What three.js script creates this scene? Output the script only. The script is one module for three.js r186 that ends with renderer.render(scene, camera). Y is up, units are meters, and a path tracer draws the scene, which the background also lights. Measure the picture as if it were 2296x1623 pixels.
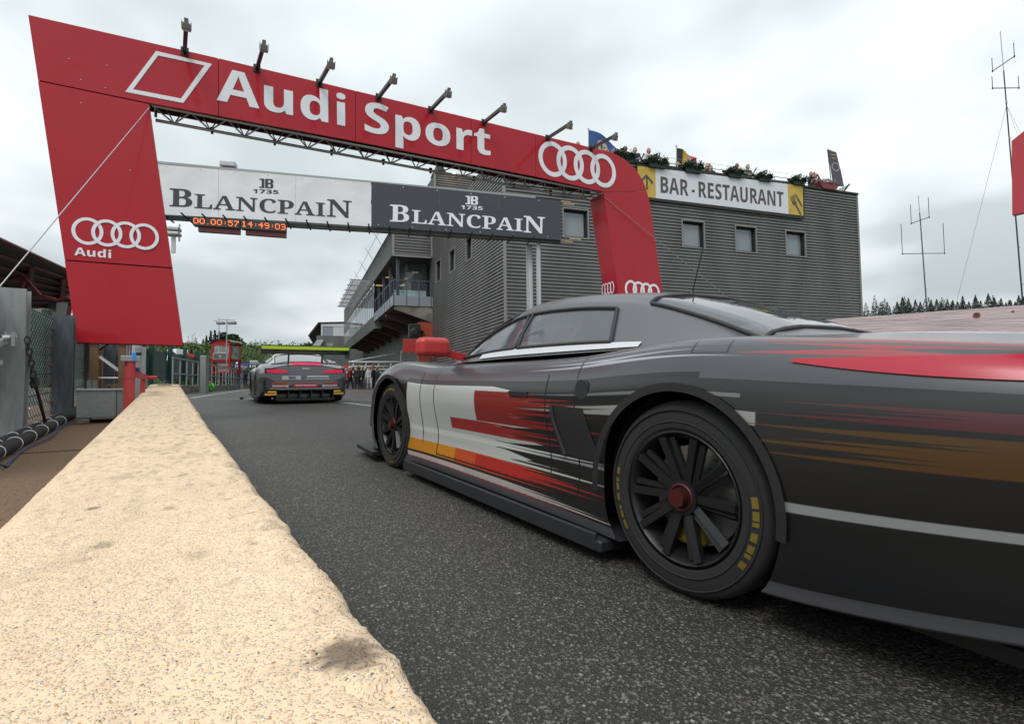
import * as THREE from 'three';
import { mergeGeometries, mergeVertices, toCreasedNormals } from 'three/addons/utils/BufferGeometryUtils.js';
import { ImprovedNoise } from 'three/addons/math/ImprovedNoise.js';
import { RoundedBoxGeometry } from 'three/addons/geometries/RoundedBoxGeometry.js';
import { MarchingCubes } from 'three/addons/objects/MarchingCubes.js';
import { FontLoader } from 'three/addons/loaders/FontLoader.js';
import { Brush, Evaluator, SUBTRACTION } from 'three-bvh-csg';

// ------------------------------------------------------------------ camera, sky, sun, exposure
const scene = new THREE.Scene();
const PW = 2296, PH = 1623, FPX = 1156, PITCH = Math.atan(52.6 / FPX), ROLL = 0.0125, EYE = 0.78;
const camera = new THREE.PerspectiveCamera(2 * Math.atan(PH / 2 / FPX) * 180 / Math.PI, PW / PH, 0.05, 6000);
camera.position.set(0, EYE, 0);
camera.rotation.order = 'YXZ';
camera.rotation.set(PITCH, 0, -ROLL);
const renderer = new THREE.WebGLRenderer({ antialias: true });
renderer.toneMapping = THREE.LinearToneMapping;
renderer.toneMappingExposure = 1;
renderer.shadowMap.enabled = true;

let seed = 11;
const rnd = () => { seed = (seed * 1664525 + 1013904223) >>> 0; return seed / 4294967296; };
const rr = (a, b) => a + (b - a) * rnd();
const inoise = new ImprovedNoise();
const N3 = (x, y, z) => inoise.noise(x, y, z);
const fbm = (x, y, z, o = 4) => { let v = 0, a = 0.5, f = 1; for (let i = 0; i < o; i++) { v += a * N3(x * f + 7.1 * i, y * f + 3.3 * i, z * f); a *= 0.5; f *= 2.03; } return v; };
const sst = (a, b, x) => { const t = Math.min(1, Math.max(0, (x - a) / (b - a))); return t * t * (3 - 2 * t); };
const lerp = (a, b, t) => a + (b - a) * t;

{ // overcast sky: broken grey stratus, brighter towards the zenith
  const w = 1024, h = 512, d = new Float32Array(w * h * 4);
  for (let j = 0; j < h; j++) for (let i = 0; i < w; i++) {
    const el = ((j + 0.5) / h - 0.5) * Math.PI, az = ((i + 0.5) / w - 0.5) * 2 * Math.PI, y = Math.sin(el);
    const cx = Math.cos(el) * Math.cos(az), cz = Math.cos(el) * Math.sin(az), k = 1 / (Math.max(y, 0) + 0.16);
    const big = fbm(cx * k * 0.5 + 3.1, cz * k * 0.5 - 1.2, 0.4, 5), fine = fbm(cx * k * 2.1 + 9, cz * k * 2.1, 2.2, 4);
    const c = Math.min(1, Math.max(0, 0.46 + big * 3.0 + fine * 0.75));
    const g = lerp(0.74, 1.05, sst(0, 0.32, y)) * lerp(1, 1.5, sst(0.55, 1, y)), soft = sst(0.0, 0.14, y);
    const v = g * lerp(1, lerp(0.73, 1.15, c), 0.45 + 0.55 * soft), blue = lerp(1.0, 0.25, c);
    const o = (j * w + i) * 4;
    d[o] = v * (1 - 0.02 - 0.115 * blue); d[o + 1] = v * (1 - 0.03 * blue); d[o + 2] = v * (1 + 0.012 * blue); d[o + 3] = 1;
    if (y < 0) { d[o] = 0.2; d[o + 1] = 0.21; d[o + 2] = 0.21; }
  }
  const t = new THREE.DataTexture(d, w, h, THREE.RGBAFormat, THREE.FloatType);
  t.mapping = THREE.EquirectangularReflectionMapping; t.magFilter = THREE.LinearFilter; t.minFilter = THREE.LinearFilter; t.needsUpdate = true;
  scene.background = t; scene.environment = t;
}
const sun = new THREE.DirectionalLight(new THREE.Color(1, 0.97, 0.92), 1.5);
sun.position.set(-22, 62, 34); sun.target.position.set(0, 0, -10);
sun.castShadow = true; sun.shadow.radius = 40; sun.shadow.mapSize.set(4096, 4096);
Object.assign(sun.shadow.camera, { left: -90, right: 90, top: 90, bottom: -90, near: 1, far: 260 });
scene.add(sun, sun.target);

// ------------------------------------------------------------------ frames and measuring
const V = (x, y, z) => new THREE.Vector3(x, y, z);
camera.updateMatrixWorld(true);
const ray = (px, py) => V((px - PW / 2) / FPX, -(py - PH / 2) / FPX, -1).transformDirection(camera.matrixWorld);
const TH = 33.8 * Math.PI / 180;                                 // the pit exit road runs away to the left
const gr = (s) => s < 0 ? 0.035 * Math.max(s, -30) : s < 12 ? 0.035 * s : 0.42 + 0.009 * Math.min(s - 12, 90);   // the road climbs
const sOf = (x, z) => -Math.sin(TH) * x - Math.cos(TH) * z;
const gxz = (x, z) => gr(sOf(x, z));
const W = (s, L, h = 0) => [-Math.sin(TH) * s + Math.cos(TH) * L, gr(s) + h, -Math.cos(TH) * s - Math.sin(TH) * L];
const at = (px, py, z) => { const r = ray(px, py), t = z / -r.z; return [r.x * t, EYE + r.y * t, -z]; };   // the point at depth z seen there
const frame = (px, z, deg, y = 0) => ({ p: [(px - PW / 2) / FPX * z, y, -z], rot: deg * Math.PI / 180 });
const loc = (f, v) => v.clone().applyAxisAngle(V(0, 1, 0), -f.rot);
const on = (f, px, py, off = 0) => { const d = loc(f, ray(px, py)), o = loc(f, V(-f.p[0], EYE - f.p[1], -f.p[2])), t = (off - o.z) / d.z; return [o.x + d.x * t, o.y + d.y * t]; };
const onX = (f, px, py, x) => { const d = loc(f, ray(px, py)), o = loc(f, V(-f.p[0], EYE - f.p[1], -f.p[2])), t = (x - o.x) / d.x; return [o.y + d.y * t, o.z + d.z * t]; };
const WORLD = { p: [0, 0, 0], rot: 0 }, TRK = { p: [0, 0, 0], rot: TH };

// ------------------------------------------------------------------ things and parts
const used = {}, offs = new WeakMap();
const numbered = (n) => { const k = used[n] = (used[n] ?? -1) + 1; return k ? n + '_' + String(k).padStart(3, '0') : n; };
function tag(o, label, category, group, kind) { if (label) o.userData.label = label; if (category) o.userData.category = category; if (group) o.userData.group = group; if (kind) o.userData.kind = kind; return o; }
function thing(name, label, category, f = WORLD, o = [0, 0, 0], group) {
  const g = new THREE.Group(); g.name = numbered(name); scene.add(g);
  const v = V(...o).applyAxisAngle(V(0, 1, 0), f.rot); g.position.set(f.p[0] + v.x, f.p[1] + v.y, f.p[2] + v.z); g.rotation.y = f.rot;
  offs.set(g, o); return tag(g, label, category, group);
}
const shade = (m) => { m.castShadow = m.receiveShadow = true; return m; };
function part(t, name, geo, mat, parent = t, o = offs.get(t)) {
  const list = Array.isArray(geo) ? mg(geo) : geo.clone(); list.translate(-o[0], -o[1], -o[2]);
  const m = shade(new THREE.Mesh(list, mat)); m.name = name; parent.add(m); return m;
}
function solo(name, label, category, geo, mat, f = WORLD, o = [0, 0, 0], group) {     // a thing that is one mesh
  const list = Array.isArray(geo) ? mg(geo) : geo.clone(); list.translate(-o[0], -o[1], -o[2]);
  const m = shade(new THREE.Mesh(list, mat)); m.name = numbered(name); scene.add(m);
  const v = V(...o).applyAxisAngle(V(0, 1, 0), f.rot); m.position.set(f.p[0] + v.x, f.p[1] + v.y, f.p[2] + v.z); m.rotation.y = f.rot;
  return tag(m, label, category, group);
}
function struct(name, geo, mat) { const m = shade(new THREE.Mesh(Array.isArray(geo) ? mg(geo) : geo, mat)); m.name = numbered(name); m.userData.kind = 'structure'; scene.add(m); return m; }
function dup(root, pos, turn, label, group) { const r = root.clone(); r.name = numbered(root.name.replace(/_\d+$/, '')); r.userData = { ...root.userData }; scene.add(r); r.position.set(...pos); r.rotation.y = turn; return tag(r, label, null, group); }

// ------------------------------------------------------------------ geometry helpers
function prep(g) { g = g.index ? g.toNonIndexed() : g.clone(); for (const k of Object.keys(g.attributes)) if (!['position', 'normal', 'uv'].includes(k)) g.deleteAttribute(k); if (!g.attributes.normal) g.computeVertexNormals(); if (!g.attributes.uv) g.setAttribute('uv', new THREE.BufferAttribute(new Float32Array(g.attributes.position.count * 2), 2)); g.morphAttributes = {}; g.clearGroups(); return g; }
const mg = (list) => mergeGeometries(list.flat(3).map(prep));
const box = (w, h, d, x = 0, y = 0, z = 0) => new THREE.BoxGeometry(w, h, d).translate(x, y, z);
const span = (x0, x1, y0, y1, z0, z1) => box(x1 - x0, y1 - y0, z1 - z0, (x0 + x1) / 2, (y0 + y1) / 2, (z0 + z1) / 2);
const rbox = (w, h, d, r, x = 0, y = 0, z = 0, n = 2) => new RoundedBoxGeometry(w, h, d, n, r).translate(x, y, z);
function along(g, a, b) { // a geometry of unit length in y, from a to b
  const A = V(...a), B = V(...b), d = B.clone().sub(A), l = d.length();
  return g.scale(1, l, 1).applyQuaternion(new THREE.Quaternion().setFromUnitVectors(V(0, 1, 0), d.normalize())).translate((A.x + B.x) / 2, (A.y + B.y) / 2, (A.z + B.z) / 2);
}
const tube = (a, b, r, n = 8, r2 = r) => along(new THREE.CylinderGeometry(r2, r, 1, n), a, b);
const bar = (a, b, w, h = w) => along(new THREE.BoxGeometry(w, 1, h), a, b);
const shape = (pts) => new THREE.Shape(pts.map((p) => new THREE.Vector2(p[0], p[1])));
const ext = (sh, z0, z1, seg = 12) => new THREE.ExtrudeGeometry(sh, { depth: z1 - z0, bevelEnabled: false, curveSegments: seg }).translate(0, 0, z0);
const poly = (pts, z0, z1) => ext(shape(pts), z0, z1);
const curveTube = (pts, r, n = 40, seg = 6) => new THREE.TubeGeometry(new THREE.CatmullRomCurve3(pts.map((p) => V(...p))), n, r, seg);
const ellipseRing = (cx, cy, rx, ry, sw, z0, z1) => { const s = new THREE.Shape(); s.absellipse(cx, cy, rx, ry, 0, 2 * Math.PI); const h = new THREE.Path(); h.absellipse(cx, cy, rx - sw, ry - sw, 0, 2 * Math.PI); s.holes.push(h); return ext(s, z0, z1, 40); };
const loader = new FontLoader(), F = {};
for (const k of ['sans_bold', 'serif_bold']) F[k] = await loader.loadAsync('fonts/droid/droid_' + k + '.typeface.json');
const capOf = {}; for (const k in F) { const g = new THREE.ShapeGeometry(F[k].generateShapes('H', 1)); g.computeBoundingBox(); capOf[k] = g.boundingBox.max.y; }
function txt(str, font, P0, P1, P2, z, depth = 0.006) { // lettering between baseline P0-P1, capital height P0-P2
  const g = new THREE.ExtrudeGeometry(F[font].generateShapes(str, 1), { depth: 1, bevelEnabled: false, curveSegments: 7 }); g.computeBoundingBox();
  const b = g.boundingBox, p = g.attributes.position;
  for (let i = 0; i < p.count; i++) {
    const u = (p.getX(i) - b.min.x) / (b.max.x - b.min.x), v = p.getY(i) / capOf[font];
    p.setXYZ(i, P0[0] + u * (P1[0] - P0[0]) + v * (P2[0] - P0[0]), P0[1] + u * (P1[1] - P0[1]) + v * (P2[1] - P0[1]), z + depth * p.getZ(i));
  }
  g.computeVertexNormals(); return g;
}
function grid(nx, ny, fn) { // fn(u, v) -> [x, y, z, (uvx, uvy)]
  const pos = [], uv = [], idx = [];
  for (let j = 0; j <= ny; j++) for (let i = 0; i <= nx; i++) { const q = fn(i / nx, j / ny); pos.push(q[0], q[1], q[2]); uv.push(q[3] ?? i / nx, q[4] ?? j / ny); }
  for (let j = 0; j < ny; j++) for (let i = 0; i < nx; i++) { const a = j * (nx + 1) + i, b = a + 1, c = a + nx + 1, d = c + 1; idx.push(a, b, d, a, d, c); }
  const g = new THREE.BufferGeometry(); g.setAttribute('position', new THREE.Float32BufferAttribute(pos, 3)); g.setAttribute('uv', new THREE.Float32BufferAttribute(uv, 2)); g.setIndex(idx); g.computeVertexNormals(); return g;
}
function follow(g) { const p = g.attributes.position; for (let i = 0; i < p.count; i++) p.setY(i, p.getY(i) + gr(-p.getZ(i))); return g; }   // lay on the climbing road (track frame)

// ------------------------------------------------------------------ materials
const canvas = (w, h) => { const c = document.createElement('canvas'); c.width = w; c.height = h; return [c, c.getContext('2d')]; };
const tex = (c, srgb = true, rx = 1, ry = rx) => { const t = new THREE.CanvasTexture(c); t.wrapS = t.wrapT = THREE.RepeatWrapping; t.repeat.set(rx, ry); if (srgb) t.colorSpace = THREE.SRGBColorSpace; t.magFilter = THREE.LinearFilter; return t; };
const lin = (r, g, b) => new THREE.Color().setRGB(r, g, b);
const M = (c, roughness = 0.7, metalness = 0, o = {}) => new THREE.MeshStandardMaterial({ color: Array.isArray(c) ? lin(...c) : c, roughness, metalness, side: THREE.DoubleSide, ...o });
const MP = (c, roughness, metalness, o) => new THREE.MeshPhysicalMaterial({ color: Array.isArray(c) ? lin(...c) : c, roughness, metalness, side: THREE.DoubleSide, ...o });
function noiseCanvas(n, f, lo, hi, o = 4, sx = 1) { const [c, x] = canvas(n, n), im = x.createImageData(n, n);
  for (let j = 0; j < n; j++) for (let i = 0; i < n; i++) { const u = i / n * 2 * Math.PI, v = j / n * 2 * Math.PI, q = f / 6.28;
    const k = fbm(Math.cos(u) * q * sx + 5, Math.sin(u) * q * sx + Math.cos(v) * q * 1.3, Math.sin(v) * q * 1.3 + 2, o), g = Math.max(0, Math.min(255, lerp(lo, hi, 0.5 + k)));
    im.data.set([g, g, g, 255], (j * n + i) * 4); }
  x.putImageData(im, 0, 0); return c; }
const dirt = noiseCanvas(512, 9, 120, 255, 5), blotch = noiseCanvas(512, 4, 150, 255, 5), streak = noiseCanvas(512, 14, 130, 255, 4, 3);
const rmap = (rep, c = dirt) => tex(c, false, rep);
function stones(n, count, r0, r1, base, pick) { // aggregate texture: colour and height
  const [c, x] = canvas(n, n), [b, y] = canvas(n, n); x.fillStyle = base; x.fillRect(0, 0, n, n); y.fillStyle = '#000'; y.fillRect(0, 0, n, n);
  for (let i = 0; i < count; i++) { const r = r0 + (r1 - r0) * rnd() ** 2, px = rnd() * n, py = rnd() * n, [col, ht] = pick(), a = rnd() * 3;
    x.fillStyle = col; y.fillStyle = `rgb(${ht},${ht},${ht})`;
    for (const ox of px < r1 ? [0, n] : px > n - r1 ? [0, -n] : [0]) for (const oy of py < r1 ? [0, n] : py > n - r1 ? [0, -n] : [0]) for (const q of [x, y]) { q.beginPath(); q.ellipse(px + ox, py + oy, r, r * (0.6 + 0.4 * ((i * 7) % 10) / 10), a, 0, 6.3); q.fill(); } }
  return [c, b];
}
const grey = (v, w = 0) => `rgb(${v + w | 0},${v | 0},${v - w | 0})`;
const [asC, asB] = stones(1024, 54000, 1.2, 3.9, '#2a2a28', () => { const k = rnd(), v = k < 0.035 ? rr(108, 138) : k < 0.32 ? rr(40, 58) : rr(60, 102); return [grey(v, rr(-1, 5)), 90 + rnd() * 165]; });
const [coC, coB] = stones(2048, 150000, 0.6, 3.0, '#dfc8a8', () => { const k = rnd();
  const col = k < 0.022 ? grey(rr(62, 112), 6) : k < 0.075 ? `rgb(${rr(176, 204) | 0},${rr(130, 156) | 0},${rr(86, 112) | 0})` : k < 0.12 ? grey(rr(158, 190), 3) : k < 0.40 ? `rgb(${rr(234, 246) | 0},${rr(218, 232) | 0},${rr(196, 214) | 0})` : `rgb(${rr(214, 234) | 0},${rr(190, 212) | 0},${rr(156, 186) | 0})`;
  return [col, k < 0.05 ? 40 : 105 + rnd() * 95]; });
const [wkC, wkB] = stones(1024, 26000, 1.2, 4, '#7c6855', () => { const k = rnd(); return [k < 0.1 ? grey(rr(60, 90), 8) : `rgb(${rr(112, 150) | 0},${rr(92, 122) | 0},${rr(70, 98) | 0})`, 80 + rnd() * 170]; });
const mat = {
  asphalt: M('#ffffff', 0.62, 0, { map: tex(asC, true, 1 / 1.5), bumpMap: tex(asB, false, 1 / 1.5), bumpScale: 0.006, vertexColors: true }),
  concrete: M('#ffffff', 0.93, 0, { map: tex(coC, true, 1 / 1.1), bumpMap: tex(coB, false, 1 / 1.1), bumpScale: 0.0026, vertexColors: true }),
  walk: M('#e6dfd6', 0.95, 0, { map: tex(wkC, true, 1 / 1.2), bumpMap: tex(wkB, false, 1 / 1.2), bumpScale: 0.003 }),
  red: MP([0.42, 0.009, 0.02], 0.55, 0, { specularIntensity: 0.5, clearcoat: 0.32, clearcoatRoughness: 0.08, roughnessMap: rmap(0.5), bumpMap: rmap(0.25, blotch), bumpScale: 0.0012 }),
  vinyl: M([0.80, 0.82, 0.86], 0.5), white: M([0.70, 0.71, 0.73], 0.6, 0, { map: tex(blotch, true, 0.35) }), board: M([0.80, 0.81, 0.83], 0.55, 0, { map: tex(noiseCanvas(256, 5, 236, 260, 4), true, 0.3) }),
  blackboard: M([0.042, 0.047, 0.055], 0.55, 0, { roughnessMap: rmap(0.4) }), ink: M([0.035, 0.042, 0.05], 0.6), dark: M([0.012, 0.012, 0.012], 0.8), darkmetal: M([0.05, 0.05, 0.045], 0.55, 0.6),
  steel: M([0.42, 0.43, 0.43], 0.45, 0.85, { roughnessMap: rmap(2) }), galv: M([0.33, 0.355, 0.355], 0.55, 0.35, { map: tex(noiseCanvas(256, 5, 226, 260, 4), true, 1.2), roughnessMap: rmap(2) }), alu: M([0.6, 0.61, 0.6], 0.38, 0.9),
  post: M([0.10, 0.115, 0.135], 0.5, 0.3, { map: tex(noiseCanvas(256, 5, 200, 260, 4), true, 1) }), rust: M([0.16, 0.06, 0.025], 0.9), black: M([0.014, 0.014, 0.015], 0.5), rubber: M([0.016, 0.016, 0.017], 0.85),
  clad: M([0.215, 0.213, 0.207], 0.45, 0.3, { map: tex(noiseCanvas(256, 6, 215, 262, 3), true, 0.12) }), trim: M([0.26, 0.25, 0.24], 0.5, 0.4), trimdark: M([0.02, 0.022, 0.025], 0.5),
  winpane: MP([0.46, 0.51, 0.54], 0.05, 0, { transmission: 0.55, thickness: 0, clearcoat: 1, clearcoatRoughness: 0.03 }), blind: M([0.30, 0.32, 0.33], 0.8), glass: MP([0.9, 0.95, 0.97], 0.04, 0, { transmission: 0.9, thickness: 0 }), pane: MP([0.20, 0.225, 0.24], 0.06, 0, { clearcoat: 1, clearcoatRoughness: 0.03 }), bluepane: MP([0.62, 0.75, 0.80], 0.08, 0, { transmission: 0.55, thickness: 0 }),
  slab: M([0.30, 0.28, 0.245], 0.85, 0, { map: tex(blotch, true, 0.3) }), bracket: M([0.105, 0.068, 0.06], 0.75), orange: M([0.34, 0.055, 0.02], 0.6), yellow: M([0.62, 0.43, 0.07], 0.55, 0, { map: tex(noiseCanvas(128, 4, 225, 258, 3), true, 0.5) }), banner: M([0.68, 0.70, 0.73], 0.6), letter: M([0.085, 0.078, 0.075], 0.6),
  wood: M([0.34, 0.19, 0.10], 0.8, 0, { map: tex(streak, true, 2) }), greencloth: MP([0.02, 0.085, 0.07], 0.9, 0, { transmission: 0.25, thickness: 0, map: tex(streak, true, 0.4) }), greenpost: M([0.008, 0.05, 0.035], 0.5), wire: M([0.05, 0.075, 0.07], 0.5, 0.5),
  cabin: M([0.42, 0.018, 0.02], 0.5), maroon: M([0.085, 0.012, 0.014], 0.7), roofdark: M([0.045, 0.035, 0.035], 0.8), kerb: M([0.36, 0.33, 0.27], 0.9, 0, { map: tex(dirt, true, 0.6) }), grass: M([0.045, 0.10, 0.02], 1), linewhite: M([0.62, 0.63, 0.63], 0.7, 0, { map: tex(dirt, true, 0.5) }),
};
// ------------------------------------------------------------------ ground, road, wall
{ // a sheet of land out to the horizon
  const ss = [-1500, -300, -60, -30, -12, 0, 6, 12, 30, 60, 102, 200, 600, 1600], LL = [-1500, -200, -40, -10, -1.45, -0.27, 30, 60, 200, 1500];
  const pos = [], idx = [], uv = [];
  ss.forEach((s) => LL.forEach((L) => { pos.push(...W(s, L, -0.02)); uv.push(L, s); }));
  for (let j = 0; j < ss.length - 1; j++) for (let i = 0; i < LL.length - 1; i++) { const a = j * LL.length + i; idx.push(a, a + 1, a + LL.length + 1, a, a + LL.length + 1, a + LL.length); }
  const g = new THREE.BufferGeometry(); g.setAttribute('position', new THREE.Float32BufferAttribute(pos, 3)); g.setAttribute('uv', new THREE.Float32BufferAttribute(uv, 2)); g.setIndex(idx); g.computeVertexNormals();
  struct('ground', g, M([0.045, 0.075, 0.025], 1, 0, { map: tex(dirt, true, 0.2) }));
}
function sheet(s0, s1, L0, L1, h, ds, dl, tone) { // asphalt with worn and damp tones in its vertex colours
  const ns = Math.ceil((s1 - s0) / ds), nl = Math.ceil((L1 - L0) / dl);
  const g = grid(nl, ns, (u, v) => { const s = lerp(s0, s1, v), L = lerp(L0, L1, u); return [...W(s, L, h), L, s]; });
  const c = new Float32Array((ns + 1) * (nl + 1) * 3), uv = g.attributes.uv;
  for (let i = 0; i < uv.count; i++) { const L = uv.getX(i), s = uv.getY(i), k = tone * (1 + 0.34 * fbm(L * 0.5, s * 0.12, 1.7, 4) + 0.08 * Math.sin(L * 2.1 + 0.6)) * (1 - 0.16 * (Math.exp(-(((L - 1.75) / 0.22) ** 2)) + Math.exp(-(((L - 3.3) / 0.25) ** 2))) * (0.6 + fbm(L * 2, s * 0.4, 9, 3))) * (Math.abs(s - 5.9 - 0.05 * Math.sin(L * 3)) < 0.18 ? 0.86 : 1); c.set([k * 1.01, k * 0.995, k * 0.955], i * 3); }
  g.setAttribute('color', new THREE.BufferAttribute(c, 3)); return g;
}
struct('pit_road', sheet(-14, 70, 0.1, 26, 0, 0.35, 0.25, 1.36), mat.asphalt);
struct('race_track', sheet(-25, 101, -16, -2.3, -0.012, 1.5, 0.7, 1.9), M('#ffffff', 0.28, 0, { map: tex(asC, true, 0.4), vertexColors: true }));
{ // red and white kerb and the grass verge between fence and track
  const reds = [], whites = []; for (let k = 0, s = -2; s < 60; k++, s += 1.4) (k % 3 == 1 ? whites : reds).push(follow(span(-2.3, -1.55, -0.01, 0.03 + 0.002 * (k % 2), -s - 1.39, -s).rotateY(0)));
  const t = thing('track_kerb', 'red and white striped kerb between catch fence and race track', 'kerb', TRK, [-1.9, 0, 0]);
  part(t, 'red_stripes', reds, M([0.42, 0.03, 0.04], 0.7)); part(t, 'white_stripes', whites, M([0.6, 0.6, 0.6], 0.7));
}
{ // the concrete wall the camera looks along
  const prof = [[-0.275, 0], [-0.272, 0.3], [-0.268, 0.42], [-0.262, 0.455], [-0.253, 0.478], [-0.243, 0.492], [-0.23, 0.502], [-0.216, 0.507]];
  for (let L = -0.205; L < 0.135; L += 0.0042) prof.push([L, 0.51]);
  prof.push([0.14, 0.509], [0.147, 0.507], [0.154, 0.504], [0.161, 0.499], [0.167, 0.492], [0.172, 0.483], [0.176, 0.472], [0.179, 0.455], [0.181, 0.43], [0.184, 0.35], [0.188, 0.2], [0.19, 0]);
  const ss = [-1.6, -1, -0.6, -0.3, -0.1]; for (let s = 0; s < 10.3;) { ss.push(s); s += Math.max(0.0034, 0.0036 * s); } ss.push(10.3);
  const n = prof.length, pos = [], col = [], uv = [], idx = [];
  const stains = [[1478, 742, 0.026, 0.9], [1140, 207, 0.012, 0.8], [975, 421, 0.014, 0.85], [1222, 228, 0.016, 0.5], [1255, 185, 0.012, 0.3], [1140, 375, 0.012, 0.4], [1185, 585, 0.014, 0.45], [1170, 590, 0.014, 0.3], [1070, 270, 0.03, 0.3], [1245, 440, 0.018, 0.3]].map(([y, x, r, k]) => {
    const d = ray(x, y); let t = 0.1; for (; t < 12; t += 0.002) { const s = sOf(d.x * t, d.z * t); if (EYE + d.y * t < gr(s) + 0.51) break; } const x0 = d.x * t, z0 = d.z * t; return [sOf(x0, z0), Math.cos(TH) * x0 - Math.sin(TH) * z0, r, k]; });
  ss.forEach((s) => { let per = 0;
    prof.forEach(([L, h], i) => {
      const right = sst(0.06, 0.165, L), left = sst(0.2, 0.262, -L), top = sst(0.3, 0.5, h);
      const wob = 0.007 * fbm(s * 3.1, 0.3, 4, 3) + 0.006 * fbm(s * 13, 1.2, 4, 3) + 0.005 * fbm(s * 60, 3.2, h * 60, 2) + 0.009 * Math.min(0, fbm(s * 26, 7.7, h * 30, 3) + 0.06);
      const chip = right * top * Math.max(0, fbm(s * 17, L * 22, 3.3, 4) - 0.02) * 0.036 + right * top * 0.004 * Math.max(0, N3(s * 120, L * 120, h * 120));
      const fine = near(s) * (0.0005 * N3(s * 110, L * 110, h * 110) + 0.0008 * N3(s * 260, L * 260, h * 260)), slow = 0.001 * fbm(s * 4, L * 7, 0.2, 3) + 0.0006 * fbm(s * 21, L * 21, 1.2, 3);
      const pit = -0.006 * Math.max(0, fbm(s * 46, L * 60, 12.5, 3) - 0.24) - 0.002 * Math.max(0, N3(s * 75, L * 75, 5.5) - 0.2);
      const LL = L + right * (wob * 1.4 - chip * 0.6) - left * 0.5 * wob + (1 - top) * 0.004 * fbm(s * 9, h * 9, 2, 3), LR = right * 0.021 * (1 - sst(0.2, 3.5, s)), hh = h + (h > 0.05 ? (slow + fine + pit) * top - chip : 0);
      pos.push(LL + LR, hh + gr(s), -s); if (i) per += Math.hypot(L - prof[i - 1][0], h - prof[i - 1][1]); uv.push(per, s);
      let k = 1 - 0.10 * sst(1.2, 5, s) + 0.12 * fbm(s * 2.2, L * 5, 8, 3) - 0.30 * sst(0.06, 0.26, fbm(s * 19, L * 44, 41, 4)) * sst(0.6, 2.5, s) - 0.12 * sst(0.15, 0.3, fbm(s * 5, L * 12, 51, 4)) + 0.10 * fbm(s * 14, L * 30, 3, 3), dk = 0;  // colour darkened towards the far end for weaker light there; blotches are random
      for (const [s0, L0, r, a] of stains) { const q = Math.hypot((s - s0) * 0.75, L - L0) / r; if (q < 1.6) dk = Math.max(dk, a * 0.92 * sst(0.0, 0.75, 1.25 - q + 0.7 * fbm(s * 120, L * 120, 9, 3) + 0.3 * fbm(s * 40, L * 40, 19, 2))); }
      const pitShade = 0.42 * sst(0.22, 0.36, fbm(s * 46, L * 60, 12.5, 3)) * (0.45 + 0.55 * sst(0.5, 2, s)) * (0.5 + 1.2 * Math.max(0, fbm(s * 2, L * 5, 77, 2) + 0.25)), orange = 0.25 * sst(0.25, 0.4, fbm(s * 33, L * 33, 31, 2));  // dark spots over the pits paint their small shadows into the colour
      k *= (1 - pitShade) * (1 - 0.25 * (1 - top)); col.push(k * (1 - 0.86 * dk) * 1.03, k * (1 - 0.87 * dk) * (1 - 0.10 * orange) * 0.988, k * (1 - 0.86 * dk) * (1 - 0.22 * orange) * 0.985);
    }); });
  function near(s) { return 1 - 0.7 * sst(2, 7, s); }
  for (let j = 0; j < ss.length - 1; j++) for (let i = 0; i < n - 1; i++) { const a = j * n + i; idx.push(a, a + 1, a + n + 1, a, a + n + 1, a + n); }
  const e = pos.length / 3 - n; for (let i = 1; i < n - 1; i++) idx.push(e, e + i, e + i + 1);
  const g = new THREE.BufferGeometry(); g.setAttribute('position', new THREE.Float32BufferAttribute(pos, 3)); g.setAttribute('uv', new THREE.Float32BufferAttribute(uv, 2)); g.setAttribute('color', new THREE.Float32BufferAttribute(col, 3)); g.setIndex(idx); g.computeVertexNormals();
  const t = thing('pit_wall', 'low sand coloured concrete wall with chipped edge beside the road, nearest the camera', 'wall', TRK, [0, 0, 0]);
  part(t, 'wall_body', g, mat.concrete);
  part(t, 'lifting_slot', follow(span(-0.12, 0.06, 0.508, 0.516, -9.8, -9.55)), M([0.05, 0.04, 0.03], 0.9));
}
{ // walkway behind the wall, in slabs
  const t = thing('walkway', null, null, TRK, [-0.8, 0, 0]); t.userData.kind = 'structure';
  for (let k = 0, s = -3; s < 22; k++) { const l = [1.9, 1.55, 1.75, 2.1][k % 4]; part(t, 'slab', follow(new THREE.BoxGeometry(1.16, 0.12, l - 0.012, 4, 1, 8).translate(-0.87, 0.19 + 0.004 * ((k * 7) % 3), -s - l / 2)), mat.walk); s += l; }
  part(t, 'base', follow(new THREE.BoxGeometry(1.25, 0.15, 25, 1, 1, 40).translate(-0.885, 0.1, -9.5)), mat.kerb);
}
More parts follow.
